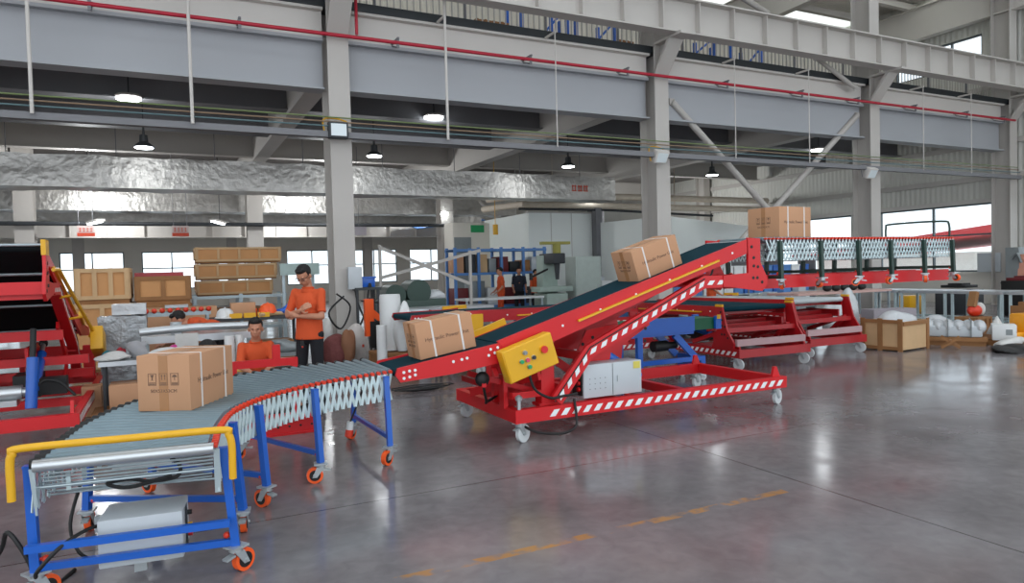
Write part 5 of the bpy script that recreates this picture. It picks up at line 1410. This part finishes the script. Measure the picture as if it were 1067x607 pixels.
# wrapped green machine with X lift
t = thing('wrapped_machine', 'dark green machine under clear film below the second row column', 'machine', (4.6, 14, 0))
MB().b2(-.7, .7, -.3, .3, .6, 1.05, bev=.03).build('body', mat('machine_green', '2f443c', .5), t); MB().cyl((-.4, -.3, 1.15), (-.4, .3, 1.15), .22).cyl((.1, -.3, 1.2), (.1, .3, 1.2), .26).build('drum', mat('machine_green', '2f443c'), t)
for x in (-.6, .6):
    for y in (-.25, .25): MB().b2(x-.04, x+.04, y-.04, y+.04, 0, .6).build('leg', DGREY, t)
o = blob('film_cover', '', '', (.5, 0, .98), (.25, .22, .12), WRAP, 2, .2); [o.__delitem__(k) for k in ('label', 'category')]; o.parent = t
tag(MB().bar((4.4, 15.5, 1.5), (6.9, 15.5, 2.1), .05, .07).bar((4.4, 15.5, 2.2), (6.6, 15.5, 1.3), .05, .07).b2(4.38, 4.44, 15.48, 15.54, 0, 2.25).b2(6.6, 6.66, 15.48, 15.54, 0, 2.1).build('scissor_frame', STEEL), 'grey crossed bars of a frame in front of the back windows', 'frame')
# benches with crates between
table('grey workbench behind the box at the low end of the belt', 3.95, 5.6, 12.0, 12.7, .95, m=SILVER)
crate('pale crate on the left under the grey workbench', 4.1, 4.6, 12.05, 12.6, .256, .85, nv=1, m=WOODP); crate('pale crate on the right under the grey workbench', 4.75, 5.3, 12.05, 12.6, .256, .85, nv=1, m=WOODP)
blob('rag_heap', 'dark rag heap on a stool behind the low end box', 'cloth', (4.02, 11.2, .75), (.18, .15, .12), MAROON, 9, .3)
table('small stool under the dark rag heap', 3.85, 4.2, 11.05, 11.4, .748, m=DGREY, leg=DGREY, shelf=False)
# blue rack with cartons
t = thing('blue_rack', 'long blue steel rack in the distance behind the inclined belt', 'rack', (9.75, 20.6, 0))
for x in (-1.6, -.8, 0, .8, 1.6):
    for y in (-.35, .35): MB().b2(x-.04, x+.04, y-.04, y+.04, 0, 2.35).build('post', BLUEL, t)
for z in (.5, 1.55, 2.3): MB().b2(-1.65, 1.65, -.4, -.34, z-.08, z).b2(-1.65, 1.65, .34, .4, z-.08, z).b2(-1.65, 1.65, -.38, .38, z-.02, z).build('shelf', BLUEL, t)
rn = random.Random(5); x = 8.15; i = 0
nm_ = ['brown', 'dark', 'tan', 'grey', 'maroon', 'black', 'brown', 'pale', 'dark']
for i in range(8):
    w_ = rn.uniform(.25, .38); h = rn.uniform(.3, .6)
    box_('%s box on the middle shelf of the blue rack, %s from its left end' % (nm_[i], ['first', 'second', 'third', 'fourth', 'fifth', 'sixth', 'seventh', 'eighth'][i]), (x+w_/2, 20.6, 1.551), (w_, .5, h), [CARD, DGREY, WOODP, GREYM, MAROON, BLACK, WOODD, CABG][i], flaps=False); x += w_+.06
x = 8.15
for i in range(5):
    w_ = rn.uniform(.45, .55); box_('%s box on the low shelf of the blue rack, %s from its left end' % (['maroon', 'grey', 'white', 'maroon', 'dark'][i], ['first', 'second', 'third', 'fourth', 'fifth'][i]), (x+w_/2, 20.6, .501), (w_, .55, rn.uniform(.5, .8)), [MAROON, GREYM, WHT, MAROON, DGREY][i], flaps=False); x += w_+.1
table('white topped table in front of the distant blue rack', 7.2, 9.6, 17.2, 18.0, .85, m=WHT)
tag(MB().xz([(-.16, 0), (.16, 0), (.2, .55), (.12, .82), (.05, .86), (-.05, .86), (-.12, .82), (-.2, .55)], -.06, .06).build('jacket', BLACK), 'black jacket hanging at the right end of the blue rack', 'jacket').location = (11.5, 20.1, 1.15)
tag(MB().b2(-.3, .3, 0, .12, 0, .45).b2(-.22, .22, -.01, 0, .1, .35, WHT).cyl((-.2, .06, .4), (-.2, .06, 3.85), .01).cyl((.2, .06, .4), (.2, .06, 3.85), .01).build('notice_board', SIGNR), 'red and white panel seen left of the tall white partition', 'panel').location = (14.0, 27, 2.3)
tag(MB().cyl((0, 0, 0), (0, 0, -.35), .09).cyl((0, 0, .0), (0, 0, 3.0), .012).build('yellow_hoist', YEL), 'small yellow hoist block hanging left of the partition', 'hoist').location = (10.4, 22, 3.2)
t = thing('green_cabinet', 'grey unit with green screen and ladder steps behind the blue rack', 'machine', (11.5, 26.5, 0))
MB().b2(-.9, .9, 0, 1, 0, 3.6, bev=.03).build('body', PLASTER, t); MB().b2(-.1, .5, -.02, 0, 3.2, 3.5).build('screen', BTN_G, t); MB().b2(-.85, -.1, -.02, 0, .4, 3.0).build('door', GREYM, t)
tag(MB().yz([(-.3, 0), (.3, 0), (.3, .05), (-.3, .05)], -2, 2).cyl((-1.5, 0, 0), (-1.5, 0, 1.7), .01).cyl((1.5, 0, 0), (1.5, 0, 1.7), .01).build('blue_canopy', BLUEL), 'pale blue sloping sheet above the distant units', 'sheet').location = (14.0, 36, 4.3)
bpy.data.objects['blue_canopy'].rotation_euler = (.2, -.12, 0); bpy.data.objects['blue_canopy'].scale = (1, 3, 1)
# drilling machine
t = thing('milling_machine', 'pale green milling machine at the foot of the diagonal brace', 'machine', (10.1, 17.6, 0))
MB().b2(-.35, .35, -.3, .5, 0, .9, bev=.03).b2(-.25, .25, .1, .5, .9, 2.0, bev=.03).b2(-.6, .5, -.35, .2, .95, 1.1, bev=.02).build('body', mat('pale_machine_green', '9fb0a6', .5), t)
MB().b2(-.2, .2, -.45, .4, 1.75, 2.05, bev=.03).cyl((0, -.3, 1.75), (0, -.3, 1.3), .09, .05).build('head', DGREY, t); MB().cyl((0, -.3, 2.05), (0, -.3, 2.35), .12).b2(-.5, .4, -.4, -.2, 2.3, 2.38).build('motor', mat('olive_cap', '9a9440', .5), t)
MB().cyl((-.7, -.1, 1.4), (-.2, -.1, 1.6), .03).cyl((-.75, -.1, 1.3), (-.75, -.1, 1.5), .05).build('handle', BLACK, t)
t = thing('grey_cabinet', 'pale green-grey cabinet right of the milling machine', 'cabinet', (11.3, 17.8, 0)); MB().b2(-.45, .45, -.3, .3, 0, 1.95, bev=.02).build('body', mat('cabinet_green', 'b4bfb8', .5), t); MB().b2(-.4, .4, -.315, -.3, .1, 1.85).build('door', mat('cabinet_green', 'b4bfb8'), t); MB().b2(.3, .33, -.34, -.315, .9, 1.1).build('handle', SILVER, t)
for i, (x, c_) in enumerate(((12.3, WHT), (12.85, BLUEL), (13.4, WHT))):
    box_('%s stacked bin beside the partition column' % ['white left', 'blue middle', 'white right'][i], (x, 18.2, 0), (.4, .4, 1.2-.2*i), c_, flaps=False)
blob('black_bundle', 'black bundle on the low wall by the partition column', 'bundle', (13.1, 20, 1.3), (.25, .2, .3), BLACK, 2, .2)
tag(MB().b2(12.8, 13.4, 19.8, 20.2, 0, 1.3).build('grey_block', CABG), 'pale block under the black bundle', 'block')
# --- blue and white bins shelf behind the upper conveyor
t = thing('parts_shelf', 'long parts shelf with blue and white bins behind the raised conveyor', 'shelf', (14.2, 14.35, 0))
for x in (-2.6, -1.3, 0, 1.3, 2.6): MB().b2(x-.03, x+.03, -.3, .3, 0, 1.8).build('upright', STEELD, t)
for z in (.35, .8, 1.25): MB().b2(-2.65, 2.65, -.3, .3, z-.03, z).build('shelf_board', ZINC, t)
cols = [BLUEPL, WHT, BLUEL, WHT, SALMON]
bin0 = {}
wr_ = ['blue', 'white', 'light blue', 'white', 'salmon']
for r_, z in enumerate((.352, .802, 1.252)):
    for k in range(14):
        x = 11.7+.36*k; ci = rn.randrange(4 if r_ else 5)
        lb = wr_[ci]+' parts bin, %s from the left on the %s board of the long shelf' % (['first', 'second', 'third', 'fourth', 'fifth', 'sixth', 'seventh', 'eighth', 'ninth', 'tenth', 'eleventh', 'twelfth', 'thirteenth', 'fourteenth'][k], ['low', 'middle', 'top'][r_])
        if ci not in bin0:
            o = thing('parts_bin', lb, 'bin', (x, 14.2, z), 0, wr_[ci]+' bins on the parts shelf')
            MB().xz([(-.15, 0), (.15, 0), (.16, .28), (-.16, .28)], -.14, .2).b2(-.17, .17, -.15, .21, .26, .3).build('bin', cols[ci], o); bin0[ci] = o
        else:
            o = copy_tree(bin0[ci], label=lb); o.location = (x, 14.2, z)
# machines between parts shelf and m2
crate('grey metal trunk on the floor beyond the second parked loader', 12.3, 13.6, 12.2, 12.8, 0, .55, m=GREYM, mf=SILVER, name='metal_trunk', cat='trunk')
table('long silver topped table with pink sheets beyond the parked loaders', 12.6, 15.8, 11.0, 11.9, .9, m=mat('pink_table_top', 'c7a39a', .6), shelf=True)
for k in range(5): tag(MB().sph((0, 0, .08), (.12, .1, .08), seg=12).cyl((0, 0, .1), (.12, 0, .16), .03).build('black_fitting', BLACK), 'black fitting on the pink topped table, %s from the left' % ['first', 'second', 'third', 'fourth', 'fifth'][k], 'fitting', 'black fittings on the pink table').location = (13.9+.3*k, 11.3, .9)
blob('plastic_bag', 'clear white plastic bag slumped right of the parked loaders', 'bag', (12.0, 9.6, 0), (.26, .22, .5), WRAP, 21, .12)
blob('plastic_bag', 'second clear plastic bag, right behind the plywood crate', 'bag', (13.3, 10.3, 0), (.25, .25, .55), WRAP, 22, .12)
tag(MB().cyl((0, 0, .0), (0, 0, .9), .1).cyl((0, 0, .9), (0, 0, 1.0), .04, m=WHT).b2(-.08, .08, -.11, -.1, .5, .75, WHT).build('red_extinguisher', REDPL), 'red and white cylinder standing left of the third column foot', 'cylinder').location = (15.6, 12.3, 0)
for k in range(3): tag(MB().b2(-.12, .12, -.1, .1, 0, .9+.15*k).build('pale_blue_drum', BLUEL if k == 1 else CABG), ['pale left', 'blue middle', 'pale right'][k]+' upright case behind the clear plastic bags', 'case').location = (13.2+.4*k, 12.4-.1*k, 0)
# plywood crate right (angled like the photo)
A = az(897.5, 363, 0); B = az(941, 366.6, 0); D = az(963, 362, 0)
d1 = (B-A); L1 = d1.length; an = math.atan2(d1.y, d1.x); L2 = min(.9, (D-B).length)
t = thing('plywood_crate', 'open plywood crate with timber corner posts on the floor, right of the parked loaders', 'crate', A, an)
MB().b2(0, L1, 0, .02, .04, .52).b2(0, L1, L2-.02, L2, .04, .52).b2(0, .02, 0, L2, .04, .52).b2(L1-.02, L1, 0, L2, .04, .52, WOODP).b2(0, L1, 0, L2, .03, .05).build('panel', WOOD, t)
s = MB()
for x in (0, L1*.42, L1-.08): s.b2(x, x+.08, -.025, 0, 0, .57)
s.b2(0, L1, -.02, 0, .49, .55); s.b2(0, L1, -.02, 0, .02, .08); s.b2(L1, L1+.02, 0, L2, .45, .52); s.b2(L1, L1+.02, L2-.08, L2, 0, .55)
s.build('timber_batten', WOODD, t)
o = blob('film_lining', '', '', (L1*.5, L2*.5, .3), (L1*.42, L2*.35, .22), WRAP, 3, .15); [o.__delitem__(k) for k in ('label', 'category')]; o.parent = t
box_('grey box with a dark oval handle hole behind the plywood crate', (13.1, 9.2, .0), (.95, .4, .62), mat('grey_card', '938d93', .7), rz=-.3, flaps=False)
o = [o for o in C.objects if o.name.startswith('carton_box')][-1]; MB().sph((.2, -.205, .45), (.13, .01, .07), seg=14).build('handle_hole', BLACK, o)
# wrapped packages on pallets
p0 = az(975, 362, 0); p1 = az(1022, 360, 0)
t = thing('wrapped_package', 'long bundle wrapped in clear film on a low pallet right of the plywood crate', 'package', (13.15, 7.95, .16), -1.0)
MB().b2(-.6, .45, -.3, .3, 0, .2, bev=.03).build('core', CABG, t)
s = MB()
for k in range(7):
    x = -.55+k*.16; s.sph((x, 0, .17), (.12, .33, .13), seg=14)
s.build('film', WRAP, t)
s = MB()
for k in range(3): s.b2(-.45+k*.36, -.435+k*.36, -.34, .34, .0, .31)
s.build('strap', GREYM, t)
t = crate('timber pallet under the film wrapped bundle', 12.65, 13.65, 7.65, 8.25, 0, .155, m=WOODD, mf=WOODD, nv=2, name='timber_pallet', cat='pallet', rz=-1.0)
t = box_('white carton with a small label right of the film wrapped bundle', (13.62, 7.32, .1), (.36, .4, .28), WHT, rz=-1.0, flaps=False); MB().b2(.02, .12, -.206, -.2, .1, .2).build('paper_label', GREYM, t)
tag(MB().b2(-.2, .2, -.2, .2, 0, .098).build('timber_plank', WOODD), 'timber plank under the white labelled carton', 'plank').location = (13.62, 7.32, 0)
t = thing('sawhorse', 'small crossed wooden trestle in front of the film wrapped bundle', 'trestle', (12.35, 7.5, 0), -1.0)
MB().bar((-.14, 0, 0.02), (.14, 0, .2), .035, .035).bar((-.14, .04, .2), (.14, .04, 0.02), .035, .035).bar((-.14, .3, 0.02), (.14, .3, .2), .035, .035).bar((-.14, .34, .2), (.14, .34, 0.02), .035, .035).build('leg', WOODD, t); MB().bar((0, 0, .13), (0, .34, .13), .035, .035).build('rail', WOODD, t)
blob('film_heap', 'heap of clear film on top behind the wrapped bundle', 'film', (13.9, 8.75, .0), (.36, .3, .26), WRAP, 31, .15)
crate('brown open crate behind the wrapped bundle', 14.5, 15.0, 8.3, 8.7, .0, .4, m=WOODD, mf=WOODD)
t = thing('doll_bundle', 'red and white wrapped bundle standing on the brown open crate', 'bundle', (14.8, 8.5, .402)); MB().sph((0, 0, .12), (.16, .13, .12)).cap((-.12, 0, .1), (-.05, 0, .32), .05, .03).build('red_bundle', REDPL, t); MB().sph((.18, 0, .14), (.1, .1, .14)).build('white_bundle', CLOTHW, t); MB().bar((-.1, 0, .2), (.0, 0, .5), .14, .1).build('brown_flap', WOODD, t)
# galvanised tables in a row
g0 = None
for k, y in enumerate((12.4, 11.1, 9.8, 8.5, 7.2)):
    o = thing('galvanised_frame', 'galvanised steel frame table, ' + ['farthest of the row along the right wall', 'second farthest of the row along the right wall', 'middle one of the row along the right wall', 'second nearest of the row along the right wall', 'nearest of the row, cut by the right edge'][k], 'table', (17.6, y, 0))
    MB().b2(-.5, .5, -.6, .6, .74, .8).b2(-.45, .45, -.55, .55, .8, .81, SILVER).build('frame_top', LATT, o)
    for a in (-.46, .46):
        for b in (-.56, 0, .56): MB().b2(a-.025, a+.025, b-.025, b+.025, 0, .74).build('leg', LATT, o)
    MB().b2(-.46, .46, -.58, -.54, .1, .14).b2(-.46, .46, .54, .58, .1, .14).b2(-.48, -.44, -.56, .56, .1, .14).b2(.44, .48, -.56, .56, .1, .14).build('stretcher', LATT, o)
for i, (x, y, d, m_, l) in enumerate(((20.5, 12.2, (.8, .9, .7), DGREY, 'dark equipment case against the right wall, left'), (20.8, 10.6, (.7, .9, .95), BLACK, 'black equipment case against the right wall with red parts'), (21.3, 9.3, (.6, .8, .9), GREYM, 'grey equipment case near the leaning salmon board'), (20.3, 13.6, (.6, .5, .5), YEL, 'yellow box against the right wall behind the frame tables'), (21.6, 7.9, (.6, .8, .8), MAROON, 'maroon case at the right edge behind the frame tables'))):
    box_(l, (x, y, 0), d, m_, flaps=False, name='equipment_case', cat='case')
for i, (x, y, z, m_, l) in enumerate(((20.8, 10.6, .95, MAROON, 'maroon tray on the black equipment case'), (20.5, 12.2, .75, BLACK, 'black tray with yellow clip on the dark equipment case'), (21.3, 9.3, .9, CABG, 'pale canister on the grey equipment case'))):
    tag(MB().b2(-.3, .3, -.35, .35, .002, .08, bev=.01).b2(-.2, .2, -.2, .2, .08, .13).build('tray', m_), l, 'tray').location = (x, y, z)
t = thing('leaning_board', 'salmon coloured board leaning by the corner column', 'board', (24.5, 12.3, 0)); MB().box((0, 0, 1.0), (.05, .85, 1.35), rot=(0, .12, 0)).build('board', SALMON, t); MB().b2(-.2, .2, -.3, .3, 0, .35).build('foot', SALMON, t)
t = thing('wall_cabinet', 'grey electrical cabinet left of the corner column', 'cabinet', (25.3, 14.0, 1.1)); MB().b2(-.15, .15, -.4, .35, 0, .65, bev=.01).build('housing', CABG, t); MB().tube([(0, -.2, 0), (-.1, -.5, -.5), (0, -.8, -.3), (0, -.4, .2)], .04, 8, sub=5).build('cable', DGREY, t)
tag(MB().b2(24.5, 25.1, 12.7, 13.1, .7, 1.9).tube([(24.45, 12.9, 1.5), (24.4, 12.7, 1.7), (24.45, 12.6, 1.4)], .04, 6, sub=4).build('switch_board', GREYM), 'grey switch board with cables at the foot of the corner column', 'switch board')
# yellow stacker at the right edge
t = thing('yellow_floor_machine', 'yellow machine with black wheel at the right edge', 'machine', (14.1, 7.2, 0), -.2)
MB().b2(-.1, .6, -.25, .25, .12, .55, bev=.04).b2(-.35, .1, -.1, .1, .12, .22, bev=.02).build('body', mat('bright_orange_yellow', 'f0a010', .4), t); MB().cyl((0, -.28, .14), (0, -.22, .14), .14).cyl((.45, -.28, .14), (.45, -.22, .14), .14).build('wheel', BLACK, t); MB().tube([(.3, 0, .55), (.5, 0, .95), (.6, 0, 1.0)], .02, 8).build('handle', DGREY, t)
blob('black_cloth', 'black cloth crumpled on the floor near the right edge', 'cloth', (12.8, 6.72, 0), (.36, .3, .07), BLACK, 41, .2)
blob('white_cloth', 'white cloth draped over the black one near the right edge', 'cloth', (13.15, 6.98, 0), (.3, .17, .1), CLOTHW, 42, .25)
tag(MB().lathe([(.17, 0), (.13, .1), (.05, .25), (.01, .33)], seg=16).build('cloth_cone', CLOTHW), 'peaked white cloth behind the black and white cloths', 'cloth').location = (13.75, 7.5, .182)
tag(MB().b2(-.2, .2, -.17, .17, 0, .18).build('low_carton', CARD), 'low brown carton under the peaked white cloth', 'box').location = (13.75, 7.5, 0)
tag(MB().b2(0, 1.5, -.05, .05, 0, .08).build('timber_bar', WOODD), 'timber bar lying across trestles at the right edge', 'timber').location = (15.5, 8.0, .6)
for k in (0, 1):
    tag(MB().b2(0, .08, -.2, .2, 0, .598).b2(-.1, .18, -.22, -.16, 0, .05).b2(-.1, .18, .16, .22, 0, .05).build('trestle', WOODD), ['nearer', 'farther'][1-k]+' timber trestle holding the timber bar beside the frame tables', 'trestle').location = (15.5+1.35*k, 8.0, 0)
# black cable heap by the loader's entry end
s = MB()
for k in range(4):
    r = .12+.045*k; s.tube([(r*1.7*math.cos(a)+rn.uniform(-.03, .03), r*.7*math.sin(a), .012+.012*k+rn.uniform(0, .012)) for a in [j*PI/7 for j in range(15)]], .009, 6)
t = s.build('black_cable', BLACK); p = az(440, 407, 0); t.location = (p.x, p.y, 0); tag(t, 'coiled black cable heap on the floor under the low end of the inclined belt', 'cable')
tag(MB().b2(-.6, .6, -.06, .06, 0, .04).b2(-.6, .6, .2, .32, 0, .04).build('black_floor_plate', BLACK), 'flat black plates on the floor behind the curving roller conveyor', 'plate').location = (1.9, 9.8, 0)
